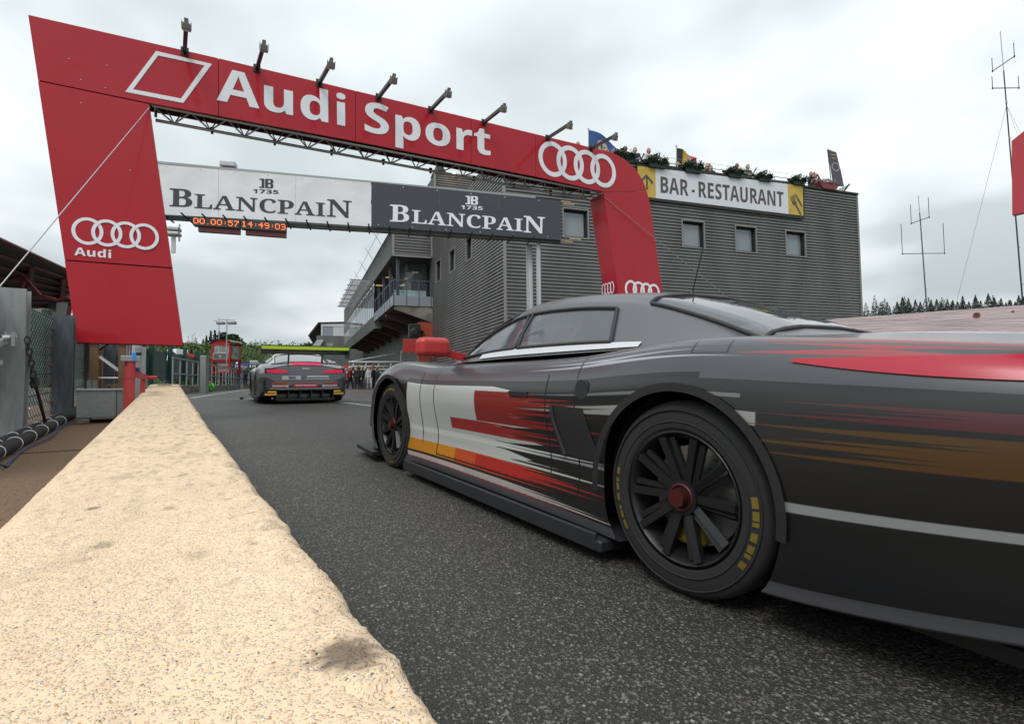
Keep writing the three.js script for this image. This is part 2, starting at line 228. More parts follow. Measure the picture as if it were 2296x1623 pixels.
{ // painted lines
  const t = thing('road_marking', 'thin white edge line and stop lines painted on the pit road', 'road marking', WORLD, [0, 0, 0]);
  const strip = (a, b, w, n = 24) => { const dx = b[0] - a[0], dz = b[1] - a[1], l = Math.hypot(dx, dz), nx = -dz / l * w / 2, nz = dx / l * w / 2; return grid(1, n, (u, v) => { const x = a[0] + dx * v + nx * (2 * u - 1), z = a[1] + dz * v + nz * (2 * u - 1); return [x, gxz(x, z) + 0.005, z, u * w, v * l]; }); };
  const fl = (px, py) => { const d = ray(px, py); let q = 0.5; for (; q < 90; q += 0.02) if (EYE + d.y * q < gxz(d.x * q, d.z * q)) break; return [d.x * q, d.z * q]; };
  part(t, 'stop_line', strip(fl(350, 893), fl(1000, 900), 0.11), mat.linewhite); part(t, 'lane_line', strip(fl(700, 899), fl(1250, 962), 0.12), mat.linewhite);
  part(t, 'edge_line', strip([-10.6, -17], [-27.2, -55], 0.16), mat.linewhite);
  solo('red_strip', 'strip of red paint on the ground in front of the pit crew', 'road marking', strip(fl(700, 877), fl(1100, 879), 0.9), M([0.33, 0.03, 0.035], 0.7));
  const p = fl(541, 895); solo('road_debris', 'small dark lump of rubber lying by the white line', 'debris', new THREE.IcosahedronGeometry(0.055, 1).scale(1, 0.8, 1).translate(p[0], gxz(...p) + 0.03, p[1]), mat.rubber, WORLD, [p[0], gxz(...p), p[1]]);
}
// ------------------------------------------------------------------ the sponsor arch
const ARCH = frame(290, 7.0, 28);
const A = (x, y, o = 0) => on(ARCH, x, y, o);
const c1 = (x, y) => A(x / 2.386 / 1.2544, y / 2.386 / 1.2544), c2 = (x, y) => A((960 + x / 2.386) / 1.2544, (100 + y / 2.386) / 1.2544), c4 = (x, y) => A(x / 2.458 / 1.2544, (640 + y / 2.458) / 1.2544);
function rings(t, name, f, ca, cb, rx, ry, sw, z) { // four linked rings, 2 mm apart in depth
  const g = []; for (let k = 0; k < 4; k++) { const c = [lerp(ca[0], cb[0], k / 3), lerp(ca[1], cb[1], k / 3)]; g.push(ellipseRing(c[0], c[1], rx, ry, sw, z, z + 0.004 + 0.003 * (k % 2) + 0.0015 * k)); }
  return part(t, name, g, mat.vinyl);
}
{
  const base = A(290, 860); const t = thing('sponsor_arch', 'red sponsor arch spanning the pit exit road with white lettering and floodlights', 'arch', ARCH, [base[0], 0.3, 0]);
  const DEP = 0.5, gap = 0.003;
  const beamTop = [[61, 32.4], [489.6, 130.3], [765.6, 195.7], [1054.6, 264.6], [1201.7, 300.3], [1367, 340.5]], beamBot = [[334, 231], [765.6, 310.5], [1056, 367.6], [1200, 395.6], [1353.8, 430]];
  const at2 = (list, x) => { for (let i = 0; i < list.length - 1; i++) if (x <= list[i + 1][0] || i == list.length - 2) { const a = list[i], b = list[i + 1]; return [x, a[1] + (b[1] - a[1]) * (x - a[0]) / (b[0] - a[0])]; } };
  const panels = [[[61, 32.4], at2(beamTop, 489), at2(beamBot, 489), [334, 231], [83, 179]]];
  for (const [a, b] of [[489, 797], [797, 1056], [1056, 1201]]) panels.push([at2(beamTop, a), at2(beamTop, b), at2(beamBot, b), at2(beamBot, a)]);
  const q = (l, d = 0) => l.map(([x, y]) => A(x, y));
  const inset = (pts, e) => { const cx = pts.reduce((s, p) => s + p[0], 0) / pts.length, cy = pts.reduce((s, p) => s + p[1], 0) / pts.length; return pts.map(([x, y]) => [x + Math.sign(cx - x) * e, y + Math.sign(cy - y) * e * 0.6]); };
  for (const p of panels) part(t, 'beam_panel', poly(inset(q(p), 0.004), -0.03, 0), mat.red);
  part(t, 'beam_panel', poly(inset(q([at2(beamTop, 1201), [1290, 321.5], [1367, 340.5], [1385, 347], [1400.6, 357], [1413, 366.5], [1424, 378], [1433, 390], [1441, 404], [1446, 415], [1450.6, 428], [1353.8, 430], at2(beamBot, 1201)]), 0.004), -0.03, 0), mat.red);
  part(t, 'leg_panel', poly(inset(q([[83, 181], [334, 233], [386, 600], [143, 582]]), 0.004), -0.03, 0), mat.red);
  part(t, 'leg_panel', poly(inset(q([[143, 584], [386, 602], [410.5, 775], [170, 768]]), 0.004), -0.03, 0), mat.red);
  part(t, 'seam_strip', bar([...A(85, 180), -.034], [...A(332, 231.5), -.034], .03, .006), mat.dark); part(t, 'seam_strip', bar([...A(145, 583), -.034], [...A(384, 600.6), -.034], .03, .006), mat.dark); for (const x of [489, 797, 1056, 1201]) part(t, 'seam_strip', bar([...A(...at2(beamTop, x)), -.034], [...A(...at2(beamBot, x)), -.034], .05, .006), mat.dark);
  const foot = (x, y) => A(x, y); const rl = q([[1353.8, 431], [1450.9, 429], [1457.5, 457], [1481, 622]]), k0 = rl[3], l0 = foot(1382, 622);
  const gy = 0.3, ext2 = (a, b) => { const f = (gy - b[1]) / (b[1] - a[1]); return [b[0] + (b[0] - a[0]) * f, gy]; };
  const ro = ext2(rl[2], k0), ri = ext2(rl[0], l0);
  part(t, 'leg_panel', poly([rl[0], rl[1], rl[2], k0, ro, ri], -0.03, 0), mat.red);
  const side = (a, b, name, m = mat.red, d0 = -0.032) => part(t, name, bar([a[0], a[1], (d0 - DEP) / 2], [b[0], b[1], (d0 - DEP) / 2], 0.03, DEP + d0), m);
  side([rl[0][0] + 0.02, rl[0][1]], [ri[0] + 0.02, ri[1]], 'side_panel'); side([k0[0] - 0.02, k0[1]], [ro[0] - 0.02, ro[1]], 'side_panel'); side([rl[2][0] - 0.02, rl[2][1]], [k0[0] - 0.02, k0[1]], 'side_panel');
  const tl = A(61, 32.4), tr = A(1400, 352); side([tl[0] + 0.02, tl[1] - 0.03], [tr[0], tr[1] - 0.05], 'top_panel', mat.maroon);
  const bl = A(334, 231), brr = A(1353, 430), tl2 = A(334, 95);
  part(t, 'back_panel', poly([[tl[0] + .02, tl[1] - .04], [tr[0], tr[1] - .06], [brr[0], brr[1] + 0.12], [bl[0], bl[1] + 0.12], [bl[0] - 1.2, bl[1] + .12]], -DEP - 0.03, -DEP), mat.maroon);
  const la = A(83, 181), lb = A(170, 768), lc = A(334, 233), ld = A(410.5, 775);
  part(t, 'leg_edge', [bar([la[0] + .02, la[1], -.06], [lb[0] + .02, lb[1], -.06], .03, .055), bar([lc[0] - .02, lc[1], -.06], [ld[0] - .02, ld[1], -.06], .03, .055), bar([lb[0], lb[1] + .02, -.06], [ld[0], ld[1] + .02, -.06], .055, .03)], mat.darkmetal);
  // lattice under the beam
  const chord = (z, dy) => [[bl[0] + 0.02, bl[1] + dy, z], [brr[0], brr[1] + dy, z]];
  const [a0, a1] = chord(-0.09, 0.02), [b0, b1] = chord(-DEP + 0.05, -0.03), [u0, u1] = chord(-DEP + 0.05, 0.42);
  part(t, 'truss_chord', [tube(b0, b1, 0.024, 10)], mat.alu); part(t, 'truss_chord', [tube(a0, a1, 0.024, 10)], mat.alu); part(t, 'truss_chord', [tube(u0, u1, 0.024, 10)], mat.darkmetal);
  const mixp = (p, r, f) => [lerp(p[0], r[0], f), lerp(p[1], r[1], f), lerp(p[2], r[2], f)];
  for (let k = 0, n = 17; k < n; k++) { part(t, 'lattice', [tube(mixp(a0, a1, k / n), mixp(b0, b1, (k + 0.5) / n), 0.012, 6), tube(mixp(b0, b1, (k + 0.5) / n), mixp(a0, a1, (k + 1) / n), 0.012, 6), tube(mixp(b0, b1, (k + 0.5) / n), mixp(u0, u1, k / n), 0.01, 6), tube(mixp(b0, b1, (k + 0.5) / n), mixp(u0, u1, (k + 1) / n), 0.01, 6)], mat.steel); }
  for (let k = 1; k < 9; k++) { const p = mixp(b0, b1, k / 9 - 0.02); part(t, 'clamp', [box(0.035, 0.10, 0.035, p[0], p[1], p[2]), box(0.05, 0.03, 0.06, p[0], p[1] + .03, p[2])], mat.darkmetal); }
  part(t, 'lattice', [tube(a0, [u0[0], u0[1], -0.1], 0.02), tube([a0[0], a0[1], -DEP + .05], [u0[0], u0[1], -DEP + .05], 0.02)], mat.steel);
  // white marks
  const rh = (l) => l.map(([x, y]) => c1(x, y)), s1 = shape(rh([[1045, 343], [1420, 430], [1228, 692], [838, 617]])); s1.holes.push(new THREE.Path(rh([[1058, 373], [1370, 440], [1212, 662], [890, 600]]).map((p) => new THREE.Vector2(...p))));
  part(t, 'emblem', ext(s1, 0.001, 0.006), mat.vinyl);
  part(t, 'lettering', txt('Audi', 'sans_bold', c1(1453, 672), c1(2318, 848), c1(1453, 447), 0.001), mat.vinyl);
  part(t, 'lettering', txt('Sport', 'sans_bold', c2(155, 642), c2(1001, 806), c2(155, 438), 0.001), mat.vinyl);
  part(t, 'lettering', txt('Audi', 'sans_bold', c4(511, 191), c4(766, 212), c4(511, 136), 0.001), mat.vinyl);
  const P = (x, y) => A(x, y), dx = (x, y, d) => Math.abs(A(x + d, y)[0] - A(x, y)[0]), dy = (x, y, d) => Math.abs(A(x, y + d)[1] - A(x, y)[1]);
  rings(t, 'rings_emblem', ARCH, P(195.4, 518.3), P(323, 531), dx(258, 525, 34.2), dy(258, 525, 30), dx(258, 525, 8.2), 0.001);
  rings(t, 'rings_emblem', ARCH, P(1239.5, 356.8), P(1352.5, 383.2), dx(1297, 370, 29.4), dy(1297, 370, 38.2), dx(1297, 370, 8.4), 0.001);
  rings(t, 'rings_emblem', ARCH, P(1415, 648), P(1466, 656), dx(1440, 650, 13.2), dy(1440, 650, 19.5), dx(1440, 650, 4), 0.001);
  { const x0 = ri[0] + 0.004, yy = lerp(ri[1], rl[0][1], 0.0) , q0 = onX(ARCH, 1353, 650, l0[0]), g = []; // small rings on the inner side of the right leg
    for (let k = 0; k < 4; k++) g.push(ellipseRing(-0.43 + 0.10 * k, q0[0], 0.062, 0.13, 0.016, 0, 0.004 + 0.002 * k).rotateY(-Math.PI / 2).translate(l0[0] - 0.008, 0, 0));
    part(t, 'rings_emblem', g, mat.vinyl); }
  for (const [x, y] of [[540, 535], [540, 690], [460, 395], [715, 440], [705, 590], [870, 1143]]) { const p = c1(x, y); part(t, 'rivet', new THREE.CylinderGeometry(0.007, 0.007, 0.006, 8).rotateX(Math.PI / 2).translate(p[0], p[1], 0.004), mat.steel); }
  // floodlights on arms: root on the beam face, tip out over the road
  const lamps = [[[1228, 520], [1248, 150], 1], [[1680, 606], [1770, 295], 1], [[2068, 690], [2222, 412], 1], [[158, 534], [352, 278], 2], [[500, 602], [720, 372], 2], [[834, 683], [1092, 474], 2], [[1247, 776], [1537, 590], 2], [[1515, 845], [1842, 668], 2]];
  for (const [r, e, w] of lamps) {
    let rp = w == 1 ? [r[0] / 2.386 / 1.2544, r[1] / 2.386 / 1.2544] : [(960 + r[0] / 2.386) / 1.2544, (100 + r[1] / 2.386) / 1.2544]; const tp = w == 1 ? [e[0] / 2.386 / 1.2544, e[1] / 2.386 / 1.2544] : [(960 + e[0] / 2.386) / 1.2544, (100 + e[1] / 2.386) / 1.2544];
    let f0 = 0; for (; f0 < 1; f0 += .005) { const x = lerp(rp[0], tp[0], f0), y = lerp(rp[1], tp[1], f0); if (y < at2(beamTop, x)[1] + 3) { rp = [x, y]; break; } } const root = A(...rp), OUT = 1.0, tip = [...A(tp[0], tp[1], OUT), OUT], R = [root[0], root[1], 0.004];
    const arm = part(t, 'lamp_arm', [bar(R, tip, 0.05), box(0.1, 0.12, 0.012, root[0], root[1], 0.008)], M([0.045, 0.043, 0.042], 0.5, 0.5));
    const h = new THREE.Group(); const hd = (name, g, m) => { const k = mg([g].flat()).rotateX(0.35).translate(tip[0], tip[1] - 0.04, tip[2] - 0.02).translate(-offs.get(t)[0], -offs.get(t)[1], 0); const o = shade(new THREE.Mesh(k, m)); o.name = name; arm.add(o); };
    hd('lamp_head', [rbox(0.09, 0.075, 0.08, 0.01), box(0.10, 0.010, 0.09, 0, -0.042, 0), box(0.045, 0.06, 0.05, 0, 0.06, 0.01), box(0.008, 0.09, 0.025, 0.052, 0.01, 0), box(0.008, 0.09, 0.025, -0.052, 0.01, 0)], M([0.20, 0.195, 0.185], 0.6, 0.3));
    hd('lamp_glass', box(0.08, 0.005, 0.07, 0, -0.05, 0), M([0.55, 0.57, 0.58], 0.15));
  }
  // guy wires and the feet under the left leg
  part(t, 'guy_wire', tube([...A(335, 240, 0.0), 0.0], [...A(-40, 688, 2.2), 2.2], 0.006, 6), mat.steel);
  part(t, 'guy_wire', tube([...A(1355, 445, -0.02), 0.02], [...A(1660, 690, 0.2), 0.2], 0.006, 6), mat.steel);
  const f = (x, y, o) => [...A((180 + x / 6.243) / 1.2544, (940 + y / 6.243) / 1.2544, o), o];
  part(t, 'wooden_post', bar(f(525, 150, -.06), f(518, 985, -.06), 0.085, 0.07), mat.wood); part(t, 'wooden_post', bar(f(1022, 150, -.06), f(1010, 985, -.06), 0.078, 0.07), mat.wood); part(t, 'wooden_post', bar(f(612, 150, -.4), f(600, 985, -.4), 0.08, 0.07), mat.wood);
  part(t, 'steel_post', tube(f(462, 120, -.1), f(445, 985, -.1), 0.019, 12), mat.alu); part(t, 'steel_post', tube(f(1082, 120, -.1), f(1072, 985, -.1), 0.019, 12), mat.alu); part(t, 'steel_post', tube(f(1130, 120, -.45), f(1125, 985, -.45), 0.019, 12), mat.alu);
  part(t, 'brace', tube(f(570, 385, -.1), f(1000, 690, -.1), 0.014, 10), mat.alu); part(t, 'brace', tube(f(620, 385, -.2), f(1000, 655, -.2), 0.012, 10), mat.alu); part(t, 'brace', tube(f(565, 770, -.1), f(1010, 770, -.1), 0.014, 10), mat.alu); part(t, 'brace', tube(f(575, 240, -.1), f(700, 165, -.1), 0.018, 10), mat.alu); part(t, 'brace', tube(f(575, 290, -.3), f(770, 165, -.3), 0.018, 10), mat.darkmetal);
  for (const x of [448, 525]) part(t, 'base_plate', bar(f(x, 805, -.02), f(x, 975, -.02), 0.062, 0.02), mat.galv);
}
// ------------------------------------------------------------------ timing gantry with the watch brand boards
const GAN = frame(354, 14.6, 14.3);
{
  const B = (x, y, o = 0) => on(GAN, x, y, o), s = (x, y, o) => B(x / 1.2544, y / 1.2544, o), k1 = (x, y, o) => s(x / 2.386, y / 2.386, o), k2 = (x, y, o) => s(860 + x / 2.799, 460 + y / 2.799, o);
  const o0 = B(1205, 860); const t = thing('timing_gantry', 'gantry across the pit lane carrying a white and a black board', 'gantry', GAN, [o0[0], 0.4, -0.3]);
  const board = (pts, m, name = 'board') => part(t, name, poly(pts.map(([x, y]) => B(x, y)), -0.04, 0), m);
  const yT = (x) => x < 765.6 ? 364 + (x - 354) * 0.0863 : 399.5 + (x - 765.6) * 0.0975, yB = (x) => 481 + (x - 372) * 0.0535 + Math.max(0, x - 640) * 0.0115 + Math.max(0, x - 830) * 0.0065;
  for (const [a, b] of [[290, 489], [489.6, 662], [662.6, 831]]) board([[a, yT(a) + 4], [b, yT(b) + 4], [b, yB(b)], [a, yB(a)]], mat.board);
  for (const [a, b] of [[832, 985], [985.6, 1118], [1118.6, 1258]]) board([[a, yT(a) + 2], [b, yT(b) + 2], [b, yB(b)], [a, yB(a)]], mat.blackboard);
  const e = (x, y, o) => [...B(x, y, o), o];
  part(t, 'top_rail', bar(e(288, yT(288) + 1, -.1), e(1200, yT(1200) + 1, -.1), 0.075, 0.1), mat.galv); part(t, 'bottom_rail', bar(e(288, yB(288) + 7, -.12), e(1256, yB(1256) + 5, -.12), 0.10, 0.12), mat.darkmetal);
  part(t, 'back_frame', [bar(e(288, yT(288) + 50, -.5), e(1230, yT(1230) + 40, -.5), 0.1), bar(e(288, yB(288), -.6), e(1230, yB(1230), -.6), 0.1)], mat.galv);
  for (let k = 0; k < 12; k++) { const x = 372 + k * 76; if (x < 1256) part(t, 'bolt', new THREE.CylinderGeometry(0.018, 0.018, 0.01, 8).rotateX(Math.PI / 2).translate(...B(x, yT(x) + 7), 0.006), mat.alu); if (k > 5) part(t, 'bolt', new THREE.CylinderGeometry(0.018, 0.018, 0.01, 8).rotateX(Math.PI / 2).translate(...B(x + 20, yB(x + 20) - 5), 0.006), mat.alu); }
  for (let k = 0; k < 19; k++) { const x = 372 + k * 45.5, p = B(x, yB(x) + 3); part(t, 'cross_tube', tube([p[0], p[1] - 0.02, -0.55], [p[0], p[1] - 0.02, 0.42], 0.024, 8), mat.darkmetal); }
  for (const [x0, x1] of [[1190, 1203], [1207, 1215.5]]) { const p = B(x0, 541), r = B(x1, 541), y0 = gxz(o0[0], -17) - 0.6; part(t, 'column', rbox(r[0] - p[0], p[1] - y0, 0.12, 0.01, (p[0] + r[0]) / 2, (p[1] + y0) / 2, x0 < 1200 ? -0.55 : -0.25), mat.white); }
  part(t, 'column', rbox(0.2, 6, 0.2, .01, B(296, 600)[0], B(296, 481)[1] - 3, -0.4), mat.white);
  for (const [x, y] of [[1267, 452], [1275, 458], [1262, 540], [1272, 541.5], [1290, 536]]) part(t, 'timber', box(0.42, 0.035, 0.05, ...B(x, y, -.2), -.2), M([0.5, 0.34, 0.18], 0.8));
  // floodlights on top and below
  const lamp = (x, y, sc) => { const p = B(x, y, -.2); part(t, 'floodlight', [rbox(0.42 * sc, 0.16 * sc, 0.3 * sc, 0.03, p[0], p[1], -.2), box(0.5 * sc, 0.03, 0.06, p[0], p[1] - .12 * sc, -.2), box(0.05, 0.2 * sc, 0.05, p[0] - .22 * sc, p[1] - .04, -.2)], M([0.5, 0.52, 0.52], 0.4, 0.2)); }; lamp(512, 370, 1);
  const fl = [s(487, 640, 0), s(487, 668, 0)]; part(t, 'floodlight', [rbox(0.34, 0.1, 0.3, 0.03, fl[0][0], fl[0][1] - .05, 0), rbox(0.34, 0.1, 0.3, 0.03, fl[1][0], fl[1][1] + .1, 0), box(0.03, 0.5, 0.06, fl[0][0] + .15, (fl[0][1] + fl[1][1]) / 2, 0), box(.1, .5, .05, fl[1][0], fl[1][1] - .2, 0)], M([0.5, 0.52, 0.52], 0.4, 0.2));
  const name = (m, B0, B1, Bt, L0, L1, Lt, n0, n1, nt) => { part(t, 'lettering', txt('B', 'serif_bold', B0, B1, Bt, 0.002), m); part(t, 'lettering', txt('LANCPAI', 'serif_bold', L0, L1, Lt, 0.002), m); part(t, 'lettering', txt('N', 'serif_bold', n0, n1, nt, 0.002), m); };
  name(mat.ink, k1(1135, 1384), k1(1287, 1391), k1(1137, 1263), k1(1302, 1395), k1(2180, 1452), k1(1304, 1300), s(919, 608.5), s(988, 613.5), s(919.5, 560));
  name(mat.vinyl, k2(660, 455), k2(812, 462), k2(662, 322), k2(833, 468), k2(1706, 535), k2(835, 364), k2(1714, 541), k2(1882, 552), k2(1716, 411));
  const jb = (m, f, x0, x1, y0, y1, xa, xb, ya, yb, sl) => { const w = x1 - x0, h = y1 - y0, p = (u, v) => f(x0 + u * w, y0 + v * h + u * w * sl), sh = (l) => l.map(([u, v]) => p(u, v));
    const B1 = shape(sh([[0.42, 0], [0.9, 0], [1, 0.12], [1, 0.38], [0.92, 0.48], [1, 0.58], [1, 0.88], [0.9, 1], [0.42, 1]])); for (const hole of [[[0.62, 0.14], [0.80, 0.14], [0.80, 0.40], [0.62, 0.40]], [[0.62, 0.56], [0.80, 0.56], [0.80, 0.86], [0.62, 0.86]]]) B1.holes.push(new THREE.Path(sh(hole).map((q) => new THREE.Vector2(...q))));
    part(t, 'emblem', [ext(B1, 0.002, 0.008), poly(sh([[0.02, 0], [0.36, 0], [0.36, 1], [0, 1], [0, 0.86], [0.17, 0.86], [0.17, 0.14], [0.02, 0.14]]), 0.002, 0.008)], m);
    part(t, 'lettering', txt('1735', 'sans_bold', f(xa, yb), f(xb, yb + (xb - xa) * sl), f(xa, ya), 0.002), m); };
  jb(mat.ink, k1, 1738, 1832, 1198, 1260, 1695, 1868, 1268, 1294, 0.045); jb(mat.vinyl, k2, 1256, 1355, 253, 320, 1220, 1393, 328, 357, 0.06);
  // LED clocks
  const G = { 0: ['01110', '10001', '10001', '10001', '10001', '10001', '01110'], 1: ['00100', '01100', '00100', '00100', '00100', '00100', '01110'], 3: ['11110', '00001', '00001', '01110', '00001', '00001', '11110'], 4: ['00010', '00110', '01010', '11111', '00010', '00010', '00010'], 5: ['11111', '10000', '11110', '00001', '00001', '10001', '01110'], 7: ['11111', '00001', '00010', '00100', '00100', '01000', '01000'], 9: ['01110', '10001', '10001', '01111', '00001', '00001', '01110'], '.': ['0', '0', '0', '0', '0', '0', '1'], ':': ['0', '0', '1', '0', '1', '0', '0'] };
  const k4 = (x, y, o) => s(480 + x / 6.042, 560 + y / 6.042, o), led = M([0.6, 0.1, 0.02], 0.6, 0, { emissive: lin(1, 0.22, 0.05), emissiveIntensity: 1.6 });
  for (const [str, x0, x1, y0, y1, label] of [['00.00:57', 372, 1163, 292, 440, 0], ['14:49:03', 1184, 1950, 345, 497, 1]]) {
    const cy = 62; const c = [k4(x0, y0, .25), k4(x1, y0 + cy, .25), k4(x1, y1 + cy - 6, .25), k4(x0, y1, .25)], z = 0.25;
    const cl = thing('led_clock', label ? 'right-hand red dot-matrix time display under the gantry board reading 14:49:03' : 'left-hand red dot-matrix time display under the gantry board reading 00.00:57', 'clock', GAN, [c[0][0], c[0][1], 0], 'clocks hanging below the gantry');
    part(cl, 'display', poly(c, 0.05, z), M([0.035, 0.035, 0.037], 0.5)); part(cl, 'visor', poly([[c[3][0] + .12, c[3][1]], [c[2][0], c[2][1]], [c[2][0], c[2][1] - .16], [c[3][0] + .12, c[3][1] - .16]], 0.08, 0.2), M([0.10, 0.012, 0.015], 0.5));
    const w = c[1][0] - c[0][0], h = c[0][1] - c[3][1], sl = (c[1][1] - c[0][1]) / w, cols = 46; let cx = str[0] == '0' ? 0.5 : 1;
    for (const ch of str) { const g = G[ch], n = g[0].length, dots = []; if (n == 1) cx += 1.6; const px = w / cols;
      g.forEach((row, j) => [...row].forEach((b, i) => { if (b == '1') { const X = c[0][0] + (cx + i + 0.5) * px; dots.push(new THREE.CylinderGeometry(px * 0.46, px * 0.46, 0.008, 8).rotateX(Math.PI / 2).translate(X, c[0][1] - h * (0.2 + 0.092 * j) + (X - c[0][0]) * sl, z + 0.005)); } }));
      part(cl, 'digit', dots, led); cx += n + (n == 1 ? 2.2 : 1.1); }
  }
}
// ------------------------------------------------------------------ pit building
const FAC = (() => { const f = frame(1555, 26, 18.5), k = on(f, 1133, 700); const v = V(k[0], 0, 0).applyAxisAngle(V(0, 1, 0), f.rot); return { p: [f.p[0] + v.x, 0, f.p[2] + v.z], rot: f.rot }; })();
const B = (x, y, o = 0) => on(FAC, x, y, o), c3 = (x, y, o = 0) => B((1560 + x / 2.551) / 1.2544, (340 + y / 2.551) / 1.2544, o);
function corr(x0, x1, y0, y1, pitch = 0.16, depth = 0.075) { // profiled metal sheet, ribs along x, outer face at z = 0
  const pr = [[0, 0], [0.46, 0], [0.56, -depth], [0.86, -depth], [1, 0]], pos = [], uv = [];
  for (let k = Math.floor(y0 / pitch); k * pitch < y1; k++) for (let i = 0; i < 4; i++) {
    let a = [(k + pr[i][0]) * pitch, pr[i][1]], b = [(k + pr[i + 1][0]) * pitch, pr[i + 1][1]]; if (b[0] <= y0 || a[0] >= y1) continue;
    const cut = (y) => a[1] + (b[1] - a[1]) * (y - a[0]) / (b[0] - a[0]); if (a[0] < y0) a = [y0, cut(y0)]; if (b[0] > y1) b = [y1, cut(y1)];
    const q = [[x0, ...a], [x1, ...a], [x1, ...b], [x0, ...a], [x1, ...b], [x0, ...b]]; for (const p of q) { pos.push(...p); uv.push(p[0], p[1] * 0.3 + p[0] * 0.02); } }
  const g = new THREE.BufferGeometry(); g.setAttribute('position', new THREE.Float32BufferAttribute(pos, 3)); g.setAttribute('uv', new THREE.Float32BufferAttribute(uv, 2)); g.computeVertexNormals(); return g;
}
function wall(x0, x1, y0, y1, holes, pitch) { // profiled wall with openings
  const xs = [x0, x1, ...holes.flatMap((h) => [h[0], h[1]])].sort((a, b) => a - b), out = [];
  for (let i = 0; i < xs.length - 1; i++) { const a = xs[i], b = xs[i + 1]; if (b - a < 1e-4) continue; const hs = holes.filter((h) => h[0] < b - 1e-4 && h[1] > a + 1e-4).sort((p, q) => p[2] - q[2]); let y = y0; for (const h of hs) { out.push(corr(a, b, y, h[2], pitch)); y = h[3]; } out.push(corr(a, b, y, y1, pitch)); }
  return mg(out);
}
const ROOF = 11.75;
const roofL = c3(560, 318), roofR = c3(2168, 512), XR = c3(2190, 900)[0];
const rT = (x) => lerp(roofL[1], roofR[1], (x - roofL[0]) / (roofR[0] - roofL[0]));
const YT = (roofL[1] + roofR[1]) / 2;
{
  const t = thing('pit_building', 'large dark grey pit building clad in ribbed metal with balcony and roof terrace', 'building', FAC, [0, 0, 0]);
  const win = [[65, 637, 237, 835], [920, 722, 1072, 905], [1303, 760, 1446, 938], [1664, 796, 1799, 967]].map(([x0, y0, x1, y1]) => { const a = c3(x0, (y0 + y1) / 2), b = c3(x1, (y0 + y1) / 2), m = (x0 + x1) / 2; return [a[0], b[0], c3(m, y1)[1], c3(m, y0)[1]]; });
  part(t, 'end_wall', wall(0.08, XR - 0.08, -0.5, YT, win), mat.clad);
  const window_ = (h, fn = (g) => g, dp = 0.22) => { const [a, b, y0, y1] = h, e = 0.06;
    const fr = part(t, 'window', fn(mg([span(a - e, b + e, y1, y1 + e, -.05, .03), span(a - e, b + e, y0 - e, y0, -.05, .03), span(a - e, a, y0, y1, -.05, .03), span(b, b + e, y0, y1, -.05, .03)])), mat.trim);
    part(t, 'frame', fn(mg([span(a, a + .04, y0, y1, -dp, -.05), span(b - .04, b, y0, y1, -dp, -.05), span(a, b, y1 - .04, y1, -dp, -.05), span(a, b, y0, y0 + .04, -dp, -.05), span(a + .04, a + .10, y0 + .04, y1 - .04, -dp - .02, -dp + .03), span(b - .10, b - .04, y0 + .04, y1 - .04, -dp - .02, -dp + .03), span(a + .04, b - .04, y1 - .10, y1 - .04, -dp - .02, -dp + .03), span(a + .04, b - .04, y0 + .04, y0 + .10, -dp - .02, -dp + .03)])), mat.trimdark, fr);
    part(t, 'pane', fn(span(a + .09, b - .09, y0 + .09, y1 - .09, -dp - .01, -dp)), mat.winpane, fr); part(t, 'blind', fn(mg([span(a - .3, b + .3, y0 - .2, y1 + .3, -dp - .6, -dp - .58), span(a + .25, b - .35, y0 + .06, y0 + .14, -dp - .3, -dp - .1)])), mat.blind, fr); };
  win.forEach((h) => window_(h));
  part(t, 'corner_trim', span(-.03, .08, -.5, YT, -.1, .02), mat.trim); part(t, 'corner_trim', span(XR - .08, XR + .03, -.5, YT, -.1, .02), mat.trim);
  part(t, 'parapet', span(-.05, XR + .06, YT, YT + .09, -.35, .05), mat.darkmetal);
  // side walls: x runs from far (negative) to the corner
  const PSI = -86 * Math.PI / 180, sd = (g, d = 0, off = 0) => g.clone().translate(0, 0, off).rotateY(PSI).translate(d, 0, 0);
  const DL = 13.5, K1 = [-0.07 * DL, -0.997 * DL], shf = (g) => sd(g);
  const sideWin = [[1263.5, 580, 1308, 752], [1132, 680, 1174, 845], [1027, 765, 1062, 925]].map(([x0, y0, x1, y1]) => { const q = (x, y) => { const d = loc(FAC, ray((860 + x / 2.799) / 1.2544, (460 + y / 2.799) / 1.2544)), o = loc(FAC, V(-FAC.p[0], EYE, -FAC.p[2])); const n = V(Math.sin(PSI), 0, Math.cos(PSI)), k = -o.dot(n) / d.dot(n), p = o.addScaledVector(d, k); return [p.x * Math.cos(PSI) - p.z * Math.sin(PSI), p.y]; }; const a = q(x0, (y0 + y1) / 2), b = q(x1, (y0 + y1) / 2); const r = [a[0], b[0], q((x0 + x1) / 2, y1)[1], q((x0 + x1) / 2, y0)[1]]; return r; });
  part(t, 'side_wall', sd(wall(-DL - .8, -0.08, -0.5, YT, sideWin)), mat.clad); sideWin.forEach((h) => window_(h, shf));
  part(t, 'far_wall', [corr(0, 24, -0.5, YT).rotateY(Math.PI / 2 + 0.07).translate(XR, 0, 0)], mat.clad);
  part(t, 'roof', new THREE.ShapeGeometry(shape([[0, 0], [XR, 0], [XR + .5, 24], [K1[0], 13.5]])).rotateX(-Math.PI / 2).translate(0, YT - 1.25, -0.05), mat.slab);
  // terrace block behind the parapet
  const z1 = K1[1], bx0 = B(974, 400, z1)[0], bx1 = B(1100, 400, z1)[0], by = B(1000, 391, z1)[1];
